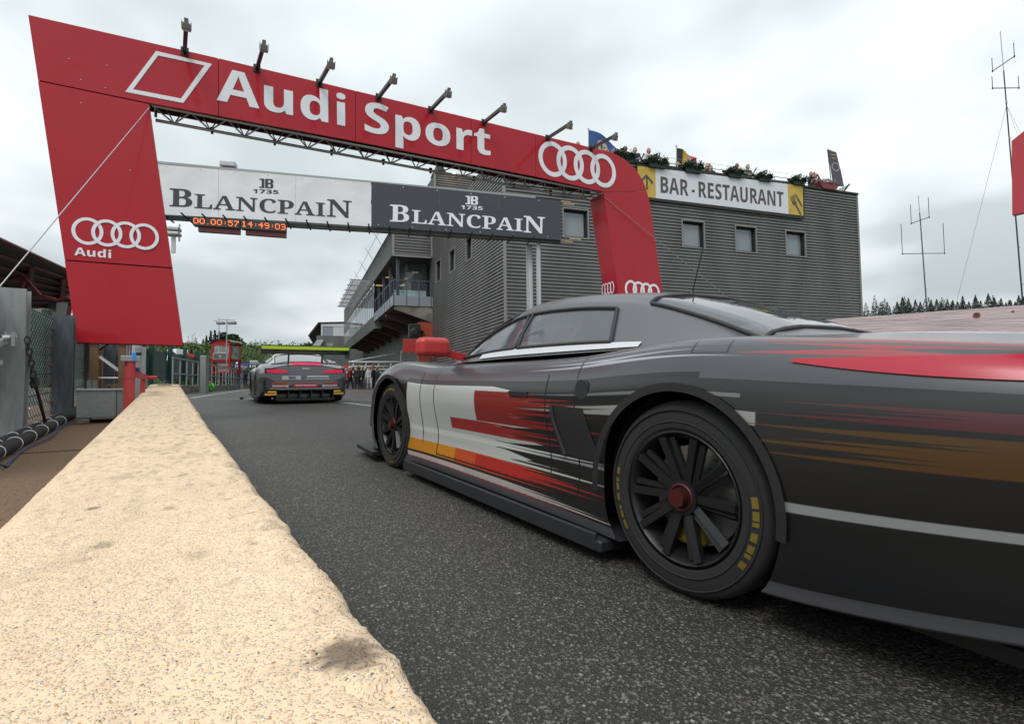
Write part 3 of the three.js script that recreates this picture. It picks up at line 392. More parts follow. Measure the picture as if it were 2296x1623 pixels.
  part(t, 'roof_block', [corr(bx0, bx1 + 3, YT - 1.2, by).translate(0, 0, z1)], mat.clad); part(t, 'roof_block', [corr(-30, 0, YT - 1.2, by).rotateY(PSI).translate(bx0, 0, z1)], mat.clad);
  part(t, 'corner_trim', span(bx0 - .05, bx0 + .08, YT - 1, by, z1, z1 + .05), mat.trim); part(t, 'roof_edge', [span(bx0 - .1, bx1 + 3, by, by + .12, z1 - 1, z1 + .08)], mat.trim);
  const cp = B(984, 380, z1 - 1); part(t, 'chimney', new THREE.CylinderGeometry(.25, .75, .9, 4).rotateY(.78).translate(cp[0], cp[1] - .1, z1 - 1), mat.darkmetal);
  const lp = B(1018, 390, z1 + 0.3); const bulb = part(t, 'wall_lamp', new THREE.SphereGeometry(0.14, 12, 8).translate(lp[0], lp[1], z1 + .25), M([0.9, 0.6, 0.3], .5, 0, { emissive: lin(1, 0.62, 0.25), emissiveIntensity: 2.5 }));
  const pl = new THREE.PointLight(lin(1, 0.66, 0.32), 1.2); pl.castShadow = true; pl.position.set(lp[0], lp[1], z1 + .45); t.add(pl);
  // overhanging block above the balcony
  const ox0 = B(880.5, 560, z1)[0], ox1 = B(969, 560, z1)[0], yo = B(925, 574, z1)[1], LEN = 41, cut = (d, g, off = 0) => sd(g, 0, off);
  const sp = (g, x = ox0) => g.clone().rotateY(PSI).translate(x, 0, z1);          // pieces along the outer long side
  part(t, 'overhang_front', corr(ox0, ox1, yo, YT, 0.2).translate(0, 0, z1), mat.clad); part(t, 'overhang_side', sp(corr(-LEN, 0, yo, YT, 0.2)), mat.clad);
  part(t, 'corner_trim', [span(ox0 - .04, ox0 + .1, yo - .08, YT, z1 - .02, z1 + .03), span(ox1 - .1, ox1 + .06, yo - .08, YT, z1, z1 + .04), span(ox0, ox1, yo - .08, yo + .05, z1 - .05, z1 + .04)], mat.trim);
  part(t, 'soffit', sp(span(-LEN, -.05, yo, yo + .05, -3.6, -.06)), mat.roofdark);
  const ys = B(925, 664, z1)[1], ys2 = B(925, 686, z1)[1], yb = B(968, 723, z1)[1];  // slab top, fascia bottom, beam bottom at wall
  part(t, 'balcony_slab', [span(ox0, ox1 + .02, ys2, ys, z1 - .02, z1 + .05), sp(span(-9.5, 0, ys2, ys, -.05, .03)), sp(span(-LEN, -.1, ys - .12, ys - .02, -3.4, -.06))], M([.27, .30, .32], .6, .3));
  part(t, 'edge_beam', poly([[ox0 + .1, ys2 - .25], [ox0 + .1, ys2 - .003], [ox1, ys2 - .003], [ox1, yb]], z1 - .3, z1 - .01), mat.slab);
  part(t, 'fascia', sp(corr(-LEN, -9.4, ys2 - .55, ys - .1, .16)), mat.clad); part(t, 'fascia_end', sp(span(-9.5, -9.35, ys2 - .55, ys, -.6, .03)), mat.trim);
  for (let k = 1; k < 9; k++) part(t, 'bracket', sp(poly([[-.1, ys2 - .3], [-.1, ys2 - .01], [-3.4, ys2 - .01], [-3.4, ys2 - 1.25], [-2.9, ys2 - 1.25]], -.15, .15).rotateY(-Math.PI / 2).translate(-4.3 * k + .5, 0, 0)), mat.bracket);
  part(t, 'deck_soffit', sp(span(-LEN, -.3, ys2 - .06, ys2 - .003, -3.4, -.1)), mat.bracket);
  part(t, 'lower_wall', sp(corr(-LEN, 0, -.5, ys2).translate(0, 0, -(ox1 - ox0) + .1)), mat.clad);
  const q0 = B(938, 780, z1)[0]; part(t, 'orange_pier', span(q0, ox1, -.5, yb, z1 - .6, z1 - .04), mat.orange);
  const sk = [B(929, 742, z1 + .4)[0], B(929, 742, z1 + .4)[1]]; part(t, 'loudspeaker', [rbox(.75, .95, .6, .06, sk[0], sk[1], z1 + .35), new THREE.CylinderGeometry(.2, .3, .1, 16).rotateX(Math.PI / 2).translate(sk[0], sk[1] - .1, z1 + .68), box(.3, .1, .5, sk[0] + .5, sk[1], z1 + .1)], mat.black);
  // glazing behind the balcony and along the side
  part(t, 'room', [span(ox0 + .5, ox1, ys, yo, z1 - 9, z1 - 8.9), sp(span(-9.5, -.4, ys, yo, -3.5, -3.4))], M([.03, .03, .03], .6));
  part(t, 'glazing', [sp(span(-9.5, -1.6, ys, yo, -1.3, -1.25)), span(ox0 + 1.1, ox1 - .02, ys, yo, z1 - 2.4, z1 - 2.35)], mat.glass);
  for (const [x, y] of [[866, 602], [872, 622], [955, 592], [958, 605], [850, 640], [900, 640], [905, 600], [930, 610]]) { const p = B(x, y, z1 - 5); part(t, 'ceiling_lamp', box(.5, .05, .25, p[0], p[1], z1 - 5), M([.5, .35, .1], .5, 0, { emissive: lin(1, .55, .15), emissiveIntensity: .35 })); }
  for (const d of [0.35, 3.4, 6.5, 9.4]) part(t, 'column', sp(span(-d - .14, -d, ys, yo, -.5, -.3)), mat.post);
  // railing of the balcony
  const yr = B(925, 630, z1)[1]; part(t, 'railing', [span(ox0 - .02, ox1, yr, yr + .07, z1 - .06, z1), sp(span(-9.4, 0, yr, yr + .07, -.06, 0)), ...[0, .34, .67, 1].map((f) => span(lerp(ox0 + .05, ox1 - .1, f) - .03, lerp(ox0 + .05, ox1 - .1, f) + .03, ys2, yr, z1 + .02, z1 + .06)), ...[1, 2, 3, 4, 5, 6, 7, 8].map((k) => sp(span(-k * 1.15 - .03, -k * 1.15 + .03, ys2, yr, .02, .06))), ...[.25, .5, .75].map((f) => span(ox0, ox1, lerp(ys, yr, f), lerp(ys, yr, f) + .018, z1 - .04, z1 - .02))], mat.post);
  part(t, 'glass_screen', span(ox0 + .2, ox1 - .3, ys + .05, ys + .55, z1 - .9, z1 - .88), mat.bluepane);
  // long glazed front, panes between mullions
  for (let k = 0; k < 22; k++) { const x = -9.6 - k * 1.42; part(t, 'pane', sp(span(x - 1.36, x - .02, ys - .1, ys + (k < 16 ? 1.75 : 1.2), -.03, 0)), k % 3 ? mat.bluepane : mat.glass); part(t, 'mullion', sp(span(x - 1.42, x - 1.36, ys - .1, yo, -.09, .01)), mat.trim); part(t, 'upper_pane', sp(span(x - 1.36, x - .02, ys + 1.82, yo - .1, -.06, -.03)), mat.pane); }
  // sunshade of slats over the front
  for (let k = 0; k < 13; k++) part(t, 'sunshade_slat', sp(span(-25, -9.6, yo - .02, yo + .05, .22 + k * .13, .28 + k * .13)), M([.52, .53, .53], .5, .4));
  for (let k = 0; k < 7; k++) part(t, 'sunshade_arm', sp(span(-9.75 - k * 2.5, -9.65 - k * 2.5, yo + .053, yo + .13, 0, 1.95)), mat.trim);
  // glass wind screen along the roof edge
  for (let k = 0; k < 24; k++) part(t, 'roof_screen', sp(new THREE.BoxGeometry(1.55, 1.15, .02).rotateX(-.5).translate(-.9 - k * 1.62, YT + .5, .42)), mat.bluepane);
  part(t, 'roof_screen_frame', [...Array(9)].map((_, k) => sp(bar([-.08 - k * 4.86, YT - .05, .05], [-.08 - k * 4.86, YT + .9, .66], .03))), mat.trim);
}
{ // second pit block further along
  const at0 = (px, py, z) => { const a = at(px, py, z); return a; }, z = 76; const c = at(716, 760, z), r = at(768, 760, z), t = thing('far_pit_block', 'smaller grey pit block with lean-to roof at the far end of the pit building', 'building', { p: [c[0], 0, c[2]], rot: FAC.rot }, [0, 0, 0]);
  const w = 9, y = (py) => at(740, py, z)[1];
  part(t, 'wall', corr(-0.4, w, 0, y(752), .3), mat.clad); part(t, 'wall', corr(-18, 0, 0, y(752), .3).rotateY(-86 * Math.PI / 180).translate(-.4, 0, 0), mat.clad);
  part(t, 'upper_wall', [span(.2, .45, y(752), y(727), -.2, 0), span(1.9, w, y(752), y(722), -.4, -.1), span(.2, w, y(731), y(724), -.3, -.05)], M([.5, .51, .52], .6)); part(t, 'window', span(.46, 1.9, y(752), y(732), -.2, -.1), mat.pane);
  part(t, 'roof', [poly([[-1.6, y(752)], [-.2, y(722)], [w, y(715)], [w, y(719)], [-.15, y(726)], [-1.5, y(754)]], -18, 0)], mat.roofdark);
  part(t, 'stair_wall', poly([[-1.7, y(790)], [-.3, y(762)], [.6, y(762)], [-.4, y(790)]], .05, .5), M([.4, .4, .39], .8)); part(t, 'door', span(1, 1.9, y(790), y(768), .01, .04), mat.pane);
}
// banner on the end wall
{
  const pts = [[597 - 120, 308], [1782, 465], [1788, 682], [597 - 120, 525]], t = thing('restaurant_banner', 'white and yellow BAR - RESTAURANT banner below the roof terrace', 'banner', FAC, [c3(727, 450)[0], c3(727, 450)[1], 0.05]);
  const q = (l) => l.map(([x, y]) => c3(x, y, .12)); const top = (x) => 323 + (x - 597) * 0.1198, bot = (x) => 545 + (x - 660) * 0.1205;
  part(t, 'white_cloth', poly(q([[724, top(724)], [1674, top(1674)], [1681, bot(1681)], [727, bot(727)]]), .09, .12), mat.banner);
  part(t, 'yellow_cloth', poly(q([[596, top(596)], [723.5, top(723.5)], [726.5, bot(726.5)], [600, bot(600)]]), .09, .12), mat.yellow); part(t, 'yellow_cloth', poly(q([[1674.5, top(1674.5)], [1782, top(1782)], [1788, bot(1788)], [1681.5, bot(1681.5)]]), .09, .12), mat.yellow);
  part(t, 'frame', [bar([...c3(594, top(594) - 8, .1), .06], [...c3(1788, top(1788) - 8, .1), .06], .1, .1), bar([...c3(600, bot(600) + 10, .1), .06], [...c3(1790, bot(1790) + 14, .1), .06], .14, .1), bar([...c3(1787, 462, .1), .06], [...c3(1793, 692, .1), .06], .08, .1)], mat.darkmetal);
  part(t, 'lettering', txt('BAR', 'sans_bold', c3(762, 514, .12), c3(962, 538, .12), c3(760, 398, .12), .122), mat.letter); part(t, 'lettering', txt('-', 'sans_bold', c3(986, 542, .12), c3(1006, 544, .12), c3(986, 435, .12), .122), mat.letter);
  part(t, 'lettering', txt('RESTAURANT', 'sans_bold', c3(1035, 546, .12), c3(1645, 616, .12), c3(1033, 434, .12), .122), mat.letter);
  const ar = (pts) => poly(q(pts), .122, .13); part(t, 'arrow', [ar([[655, 400], [668, 402], [670, 492], [658, 491]]), ar([[655, 385], [663, 398], [634, 428], [624, 416]]).translate(0, 0, .003), ar([[652, 388], [660, 384], [708, 440], [698, 452]]).translate(0, 0, .006)], mat.letter);
  part(t, 'cutlery', [ar([[1720, 592], [1732, 588], [1772, 668], [1764, 676]]), ...[0, 1, 2].map((k) => ar([[1692 + k * 11, 545 - k * 6], [1697 + k * 11, 543 - k * 6], [1714 + k * 8, 592 - k * 4], [1709 + k * 8, 594 - k * 4]]).translate(0, 0, .002 * (k + 1))), ar([[1706, 590], [1736, 576], [1738, 592], [1722, 604]]).translate(0, 0, .009), ar([[1724, 528], [1732, 526], [1766, 580], [1780, 612], [1776, 618], [1756, 588]]).translate(0, 0, .002)], mat.letter);
}
// roof terrace: railing, planters, flags
{
  const r = (x, y, o = -.15) => [...c3(x, y, o), o];
  const t = thing('terrace_railing', 'thin metal railing with leaning posts along the roof terrace edge', 'railing', FAC, [roofL[0], YT, -.15]);
  const ty = (x) => 255 + (x - 600) * 0.128, edge = (x) => 322 + (x - 597) * 0.118;
  part(t, 'top_rail', tube(r(380, 247), r(1820, 430), .022, 6), mat.steel); part(t, 'mid_rail', tube(r(380, 277), r(1820, 452), .016, 6), mat.steel);
  part(t, 'wire', tube(r(380, 205), r(1820, 400), .008, 5), mat.steel);
  for (let x = 420; x < 1810; x += 116) part(t, 'post', tube(r(x, edge(x)), r(x, ty(x) + 16), .022, 6), mat.steel);
  for (const x of [1055, 1450, 1812]) part(t, 'leaning_post', tube(r(x - 45, edge(x - 45) - 4, .1), r(x + 2, ty(x) + (x > 1500 ? -20 : -30), .5), .03, 6), mat.darkmetal); part(t, 'leaning_post', tube(r(612, 305, .1), r(643, 232, .4), .03, 6), mat.darkmetal);
  solo('white_awning', 'small white cloth awning on a dark strut at the right roof corner', 'awning', [poly([c3(2040, 490), c3(2110, 498), c3(2160, 437), c3(2085, 470)], -.5, -.46)], mat.banner, FAC, [c3(2100, 498)[0], YT, -.5]);
  solo('awning_strut', 'dark strut holding the white awning at the right roof corner', 'strut', bar([...c3(2112, 502), -.4], [...c3(2163, 435), -.4], .07), mat.darkmetal, FAC, [c3(2112, 502)[0], YT, -.4]);
}
function leafCloud(n, fn, size, flat = 0.5) { // n small leaf faces, fn() -> centre
  const pos = [], v = V(0, 0, 0);
  for (let i = 0; i < n; i++) { const c = fn(i), s = size * rr(0.6, 1.4) * (c[3] ?? 1), a = rnd() * 6.28, b = (rnd() - .5) * Math.PI * flat * 2, ca = Math.cos(a), sa = Math.sin(a), cb = Math.cos(b), sb = Math.sin(b);
    const P = (x, y) => [c[0] + ca * x * s - sa * cb * y * s, c[1] + sb * y * s + 0.25 * x * s * Math.sin(a * 3), c[2] + sa * x * s + ca * cb * y * s];
    pos.push(...P(-.5, -.3), ...P(.5, -.3), ...P(.1, .7), ...P(.5, -.3), ...P(.9, .4), ...P(.1, .7)); }
  const g = new THREE.BufferGeometry(); g.setAttribute('position', new THREE.Float32BufferAttribute(pos, 3)); g.computeVertexNormals(); return g;
}
const leafM = (r, g, b) => MP([r, g, b], 0.85, 0, { transmission: 0.25, thickness: 0 });
const leaf = { dark: leafM(.022, .045, .02), mid: leafM(.05, .10, .025), light: leafM(.09, .15, .03), fir: leafM(.016, .034, .018), firHaze: leafM(.05, .075, .062), flower: M([.6, .6, .55], .8) };  // paler grey-green of the far firs has distance haze mixed into the colour
{
  const mk = () => { const t = thing('flower_planter', 'x', 'planter', FAC, [0, 0, 0], 'planters hung on the terrace railing');
    const tr = [[-.5, 0], [.5, 0], [.58, .34], [-.58, .34]]; part(t, 'trough', poly(tr, -.18, .18), M([.012, .035, .022], .6));
    part(t, 'foliage', leafCloud(420, () => { const x = rr(-.7, .7), k = 1 - Math.abs(x) / .95; return [x, .30 + rr(-.22, .38) * k, rr(-.3, .32)]; }, .10), leaf.dark); part(t, 'blossom', leafCloud(80, () => { const x = rr(-.66, .66); return [x, .5 + rr(-.15, .2) * (1 - Math.abs(x)), rr(-.2, .34)]; }, .06), leaf.flower); return t; };
  const where = ['behind the rounded arch corner', 'above the yellow arrow panel', 'beside the tricolour flag', 'above the middle of RESTAURANT', 'above the last letters of the banner', 'at the right end of the banner'];
  const proto = mk(); [[490, 268, .9], [728, 308, .9], [988, 344, .9], [1288, 378, .8], [1500, 406, .75], [1745, 432, .75]].forEach(([x, y, s], i) => { const c = c3(x, y, .1), v = V(c[0], c[1] - .24, .1).applyAxisAngle(V(0, 1, 0), FAC.rot), p = [FAC.p[0] + v.x, v.y, FAC.p[2] + v.z], l = 'green flower trough on the roof railing, ' + where[i];
    const o = i ? dup(proto, p, FAC.rot, l) : proto; o.position.set(...p); o.userData.label = l; o.scale.set(s, 1.15 * s, s); });
  const c = c3(1965, 462); const t = thing('red_planter', 'pale red bowl of flowers at the right end of the terrace', 'planter', FAC, [c[0], c[1], -.1]);
  part(t, 'trough', poly([[c[0] - .5, c[1] - .25], [c[0] + .5, c[1] - .25], [c[0] + .75, c[1] + .12], [c[0] - .75, c[1] + .12]], -.3, .1), M([.22, .05, .05], .7)); part(t, 'foliage', leafCloud(220, () => [c[0] + rr(-.75, .75), c[1] + .16 + rr(-.08, .16), rr(-.3, .15)], .09), M([.42, .36, .34], .8));
  // flags
  const flag = (name, label, px, pyTop, pyBot, parts, o) => { const a = c3(px, pyTop, o), b = c3(px, pyBot, o), t = thing(name, label, 'flag', FAC, [b[0], b[1], o]); part(t, 'pole', tube([b[0], b[1], o], [a[0], a[1], o], .025, 8), mat.steel); part(t, 'finial', new THREE.SphereGeometry(.05, 10, 8).translate(a[0], a[1], o), mat.steel); parts(t, a, o); return t; };
  const cloth = (x0, y0, f0, f1, w, h, o, sag, m, t, name, dz = 0) => part(t, name, grid(10, 8, (u, v) => { const f = lerp(f0, f1, u); return [x0 + f * w * (1 - .12 * v), y0 - v * h * (1 - .1 * f) - sag * f * f - .1 * f * Math.sin(v * 3), o + .16 * Math.sin(f * 7 + v * 2) * f + dz]; }), m);
  flag('blue_flag', 'blue flag with pale round emblem flying behind the arch corner', 243, 57, 260, (t, a, o) => { cloth(a[0], a[1] - .05, 0, 1, 2.15, 1.3, o, 1.15, M([.035, .10, .28], .8), t, 'cloth');
    part(t, 'emblem', [grid(16, 3, (u, v) => { const an = u * 6.283, r = lerp(.18, .42, v), x = .42 + r * Math.cos(an) / 2.2, y = .5 + r * Math.sin(an) / 1.5; return [a[0] + x * 2.15 * (1 - .12 * y), a[1] - .05 - y * 1.3 * (1 - .1 * x) - 1.15 * x * x - .1 * x * Math.sin(y * 3), o + .16 * Math.sin(x * 7 + y * 2) * x + .02]; }), grid(6, 2, (u, v) => { const x = .40 + .04 * v, y = .3 + .42 * u; return [a[0] + x * 2.15 * (1 - .12 * y), a[1] - .05 - y * 1.3 * (1 - .1 * x) - 1.15 * x * x - .1 * x * Math.sin(y * 3), o + .16 * Math.sin(x * 7 + y * 2) * x + .02]; })], M([.55, .50, .33], .8)); }, -2);
  flag('tricolour_flag', 'black, yellow and red flag flying over the roof terrace', 875, 180, 320, (t, a, o) => { [[0, .34, [.03, .028, .025], 'black_stripe'], [.34, .67, [.62, .40, .05], 'yellow_stripe'], [.67, 1, [.5, .06, .06], 'red_stripe']].forEach(([f0, f1, c, n]) => cloth(a[0], a[1] - .1, f0, f1, 1.15, .95, o, .42, M(c, .8), t, n)); }, -.8);
  { const o = -.4, a = c3(1960, 203, o), b = c3(2002, 470, o), t = thing('feather_flag', 'tall dark feather flag with gold print at the right end of the terrace', 'flag', FAC, [b[0], b[1], o]);
    part(t, 'pole', tube([b[0] - .1, b[1] - .3, o], [a[0], a[1], o], .022, 8), mat.darkmetal); part(t, 'cloth', poly([c3(1960, 203, o), c3(2022, 224, o), c3(2040, 300, o), c3(2056, 360, o), c3(2078, 470, o), c3(2003, 470, o)], o - .01, o + .01), M([.10, .085, .12], .8));
    const cm = [c3(2000, 245, o), c3(2015, 330, o)]; part(t, 'print', [box(.3, .05, .01, cm[0][0], cm[0][1] + .2, o + .02), box(.36, .05, .01, cm[0][0], cm[0][1], o + .02), box(.3, .05, .01, cm[0][0] + .03, cm[0][1] - .2, o + .02)], M([.45, .36, .12], .6)); part(t, 'badge', ellipseRing(cm[1][0] + .02, cm[1][1], .3, .25, .04, o + .012, o + .02), M([.5, .5, .52], .6)); }
}
// ------------------------------------------------------------------ racing cars
// car frame: origin on the ground under the tail, x to the right, forward is -z (u = -z)
const keys = (list) => (u) => { if (u <= list[0][0]) return list[0][1]; for (let i = 0; i < list.length - 1; i++) if (u <= list[i + 1][0]) { const t = (u - list[i][0]) / (list[i + 1][0] - list[i][0]), p0 = list[Math.max(0, i - 1)], p1 = list[i], p2 = list[i + 1], p3 = list[Math.min(list.length - 1, i + 2)], m1 = (p2[1] - p0[1]) / (p2[0] - p0[0] || 1) * (p2[0] - p1[0]), m2 = (p3[1] - p1[1]) / (p3[0] - p1[0] || 1) * (p2[0] - p1[0]); return (2 * t ** 3 - 3 * t * t + 1) * p1[1] + (t ** 3 - 2 * t * t + t) * m1 + (-2 * t ** 3 + 3 * t * t) * p2[1] + (t ** 3 - t * t) * m2; } return list.at(-1)[1]; };
function section(c, u) { // right half outline from the floor centre over the flank to the spine
  const hw = c.hw(u), zs = c.zs(u), zc = c.zc(u), zb = c.zb(u), nw = hw * (c.waist?.(u) ?? 1);
  const ctl = [[0, zb], [hw * .88, zb], [hw - .02, zb + .05], [nw, lerp(zb, zs, .34)], [hw, lerp(zb, zs, .66)], [hw - .015, lerp(zb, zs, .85)], [hw - .075, zs - .012], [hw - .19, zs + .012], [hw * .55, lerp(zs, zc, .7)], [hw * .25, zc], [0, zc]];
  const cv = new THREE.SplineCurve(ctl.map((p) => new THREE.Vector2(...p))); return cv.getPoints(44);
}
const NP = 45;
const flankX = (c, u, y) => { const q = section(c, Math.max(0, u)); for (let i = 12; i < NP - 1; i++) if (q[i + 1].y >= y) return lerp(q[i].x, q[i + 1].x, (y - q[i].y) / (q[i + 1].y - q[i].y || 1)); return q[30].x; };
function bodyGeo(c) {
  const us = [-.035, -.02, 0]; for (let u = .05; u < c.len; u += .05) us.push(u); us.push(c.len - .02, c.len, c.len + .02);
  const pos = [], uv = [], idx = [], ring = 2 * NP - 2;
  us.forEach((u, j) => { const uu = Math.min(c.len, Math.max(0, u)), pts = section(c, uu), e = Math.max(0, -u / .035, (u - c.len) / .02), sc = 1 - .07 * e * e, cy = c.zs(uu) * .55;
    for (let k = 0; k < ring; k++) { const i = k < NP ? k : ring - k, sg = k < NP ? 1 : -1, p = pts[i]; pos.push(sg * p.x * sc, cy + (p.y - cy) * sc, -u); uv.push(uu / c.len, i / (NP - 1)); } });
  for (let j = 0; j < us.length - 1; j++) for (let k = 0; k < ring; k++) { const a = j * ring + k, b = j * ring + (k + 1) % ring; idx.push(a, b, b + ring, a, b + ring, a + ring); }
  for (const [j, f] of [[0, 1], [us.length - 1, -1]]) { const o = pos.length / 3, u = us[j]; pos.push(0, .5, -u); uv.push(u < 1 ? 0 : 1, .6); for (let k = 0; k < ring; k++) { const a = j * ring + k, b = j * ring + (k + 1) % ring; f > 0 ? idx.push(o, b, a) : idx.push(o, a, b); } }
  const g = new THREE.BufferGeometry(); g.setAttribute('position', new THREE.Float32BufferAttribute(pos, 3)); g.setAttribute('uv', new THREE.Float32BufferAttribute(uv, 2)); g.setIndex(idx); g.computeVertexNormals(); return g;
}
function roofPt(c, u, t) { // greenhouse surface, t from -1 (left foot) to 1
  const zr = c.zr(u), zf = c.zf(u), hb = c.hb(u), ht = hb * c.tumble(u), a = Math.abs(t), s = Math.sign(t);
  const P = [[0, zr], [ht * .5, zr - .008], [ht * .86, zr - .035], [ht, zr - .085], [lerp(ht, hb, .5), lerp(zr - .085, zf, .5)], [hb, zf]];
  const f = a * 5, i = Math.min(4, Math.floor(f)), k = f - i; return [s * lerp(P[i][0], P[i + 1][0], k), lerp(P[i][1], P[i + 1][1], k), -u];
}
const ev = new Evaluator(); ev.useGroups = false; ev.attributes = ['position', 'normal', 'uv'];
function wheel(c, m) { // axle along x, outer face towards +x
  const R = c.R, w = c.tw / 2, t = new THREE.Group(); t.name = 'wheel';
  const add = (n, g, k) => { const o = shade(new THREE.Mesh(mg([g].flat()), k)); o.name = n; t.add(o); };
  const prof = [[R * .70, -w], [R * .93, -w + .006], [R * .985, -w + .03], [R, -w + .06], [R, w - .06], [R * .985, w - .03], [R * .93, w - .006], [R * .72, w], [R * .68, w - .02]];
  add('tyre', new THREE.LatheGeometry(prof.map((p) => new THREE.Vector2(...p)), 56).rotateZ(-Math.PI / 2), mat.rubber);
  const ym = M([.15, .105, .01], .85); for (const a of [0.2, Math.PI - .2]) for (const [o, wd] of [[-.42, .09], [-.29, .05], [-.2, .09], [-.06, .1], [.08, .05], [.17, .1], [.31, .12]]) add('tyre_mark', grid(4, 1, (u, v) => { const an = a + o + (u - .5) * wd, r = R * lerp(.815, .872, v); return [w + .0045 - .012 * Math.abs(v - .3), r * Math.cos(an), r * Math.sin(an)]; }), ym);
  add('sidewall_ring', [.78, .90].map((f) => new THREE.TorusGeometry(R * f, .0035, 6, 56).rotateY(Math.PI / 2).translate(w - .001, 0, 0)), mat.rubber); add('wheel_nut', [new THREE.CylinderGeometry(R * .09, R * .10, .05, 6).rotateZ(Math.PI / 2).translate(w - .015, 0, 0), new THREE.TorusGeometry(R * .13, .006, 8, 24).rotateY(Math.PI / 2).translate(w - .02, 0, 0)], M([.10, .02, .015], .4, .5)); add('brake_caliper', rbox(.07, R * .34, R * .22, .02, w - .11, R * .05, R * .42), M([.30, .22, .02], .5));
  add('rim', [new THREE.LatheGeometry([[R * .66, -w + .02], [R * .69, w - .005], [R * .65, w - .012], [R * .60, w - .05], [R * .58, -w + .04]].map((p) => new THREE.Vector2(...p)), 48).rotateZ(-Math.PI / 2), ...[...Array(10)].map((_, k) => { const a = k / 10 * 6.283; return bar([w - .045, R * .12 * Math.cos(a), R * .12 * Math.sin(a)], [w - .02, R * .64 * Math.cos(a), R * .64 * Math.sin(a)], .032, .026); }), new THREE.CylinderGeometry(R * .16, R * .18, .06, 20).rotateZ(Math.PI / 2).translate(w - .05, 0, 0), ...[...Array(10)].map((_, k) => { const a = (k + .5) / 10 * 6.283, q = .12; return bar([w - .05, R * .16 * Math.cos(a - q), R * .16 * Math.sin(a - q)], [w - .03, R * .62 * Math.cos(a + .16), R * .62 * Math.sin(a + .16)], .018, .02); })], m);
  add('brake_disc', new THREE.CylinderGeometry(R * .52, R * .52, .03, 36).rotateZ(Math.PI / 2).translate(w - .12, 0, 0), mat.steel); return t;
}
function raceCar(name, label, category, c, pos, turn, pitch) {
  const t = thing(name, label, category); t.position.set(...pos); t.rotation.order = 'YXZ'; t.rotation.set(pitch, turn, 0);
  const P = (n, g, m, p) => part(t, n, g, m, p), wr = c.R + .035;
  let b = new Brush(bodyGeo(c)); b.updateMatrixWorld();
  for (const u of [c.ra, c.fa]) for (const s of [-1, 1]) { const x1 = c.hw(u); const cy = new Brush(new THREE.CylinderGeometry(wr, wr, .5, 56).rotateZ(Math.PI / 2)); cy.position.set(s * (x1 - .13), c.R + .005, -u); cy.updateMatrixWorld(); b = ev.evaluate(b, cy, SUBTRACTION); b.updateMatrixWorld(); }
  if (c.cuts) for (const q of c.cuts) { const k = new Brush(q); k.updateMatrixWorld(); b = ev.evaluate(b, k, SUBTRACTION); b.updateMatrixWorld(); }
  P('body', b.geometry, c.paint);
  for (const u of [c.ra, c.fa]) for (const s of [-1, 1]) { const x1 = c.hw(u); P('wheel_well', grid(28, 2, (a, v) => { const an = lerp(-.25, Math.PI + .25, a); return [s * (x1 - .385 + v * .30), c.R + .005 + (wr - .004) * Math.sin(an), -u + (wr - .004) * Math.cos(an)]; }), mat.dark);
    P('arch_lip', grid(36, 1, (a, v) => { const an = lerp(-.12, Math.PI + .12, a), r = wr + (v ? .022 : -.008); return [s * (x1 - .012 + .014), c.R + .005 + r * Math.sin(an), -u + r * Math.cos(an)]; }), mat.black);
    const w = wheel(c, c.rim); w.position.set(s * (x1 - .03 - c.tw / 2), c.R, -u); w.rotation.set(-(u * 1.7), s < 0 ? Math.PI : 0, 0); t.add(w); }
  // greenhouse: windscreen, side and rear windows are panes, the rest is shell
  const [g0, g1] = c.gh, NU = 56, NT = 40, isGlass = (u, tt) => { const a = Math.abs(tt); for (const [n, u0, u1, t0, t1, sl] of c.win) { const k = (sl || 0) * (1 - a); if (u > u0 + k && u < u1 + k && a >= t0 && a < t1) return n; } return 'cabin_shell'; };
  const lots = {}; for (let i = 0; i < NU; i++) for (let j = 0; j < NT; j++) { const ua = lerp(g0, g1, i / NU), ub = lerp(g0, g1, (i + 1) / NU), ta = -1 + 2 * j / NT, tb = -1 + 2 * (j + 1) / NT; let n = isGlass((ua + ub) / 2, (ta + tb) / 2); const key = n == 'side_window' ? n + (ta < 0 ? 'L' : 'R') : n; (lots[key] ??= []).push([[ua, ta], [ub, ta], [ub, tb], [ua, tb]].map(([u, v]) => roofPt(c, u, v))); }
  for (const key in lots) { const pos = lots[key].flatMap(([p, q, r, s]) => [...p, ...q, ...r, ...p, ...r, ...s]); let g = new THREE.BufferGeometry(); g.setAttribute('position', new THREE.Float32BufferAttribute(pos, 3)); g = mergeVertices(g, 1e-4); g.computeVertexNormals(); P(key.replace(/[LR]$/, ''), g, key == 'cabin_shell' ? c.shell : c.glass); }
  for (const [n, u0, u1, t0, t1, sl] of c.win) for (const sg of n == 'side_window' ? [-1, 1] : [1]) { const k = (a) => (sl || 0) * (1 - a), R0 = (u, a) => { const p = roofPt(c, u, a); return [p[0] * 1.004, p[1] + .003, p[2]]; }, lo = n == 'side_window' ? t0 : -t1, pts = []; for (let i = 0; i <= 10; i++) pts.push(R0(lerp(u0, u1, i / 10) + k(Math.abs(t1)), sg * t1)); for (let i = 1; i <= 10; i++) { const a = lerp(t1, lo, i / 10); pts.push(R0(u1 + k(Math.abs(a)), sg * a)); } for (let i = 1; i <= 10; i++) pts.push(R0(lerp(u1, u0, i / 10) + k(Math.abs(lo)), sg * lo)); for (let i = 1; i < 10; i++) { const a = lerp(lo, t1, i / 10); pts.push(R0(u0 + k(Math.abs(a)), sg * a)); }
    P('window_trim', new THREE.TubeGeometry(new THREE.CatmullRomCurve3(pts.map((p) => V(...p)), true, 'catmullrom', .1), 160, .011, 6, true), mat.black); }
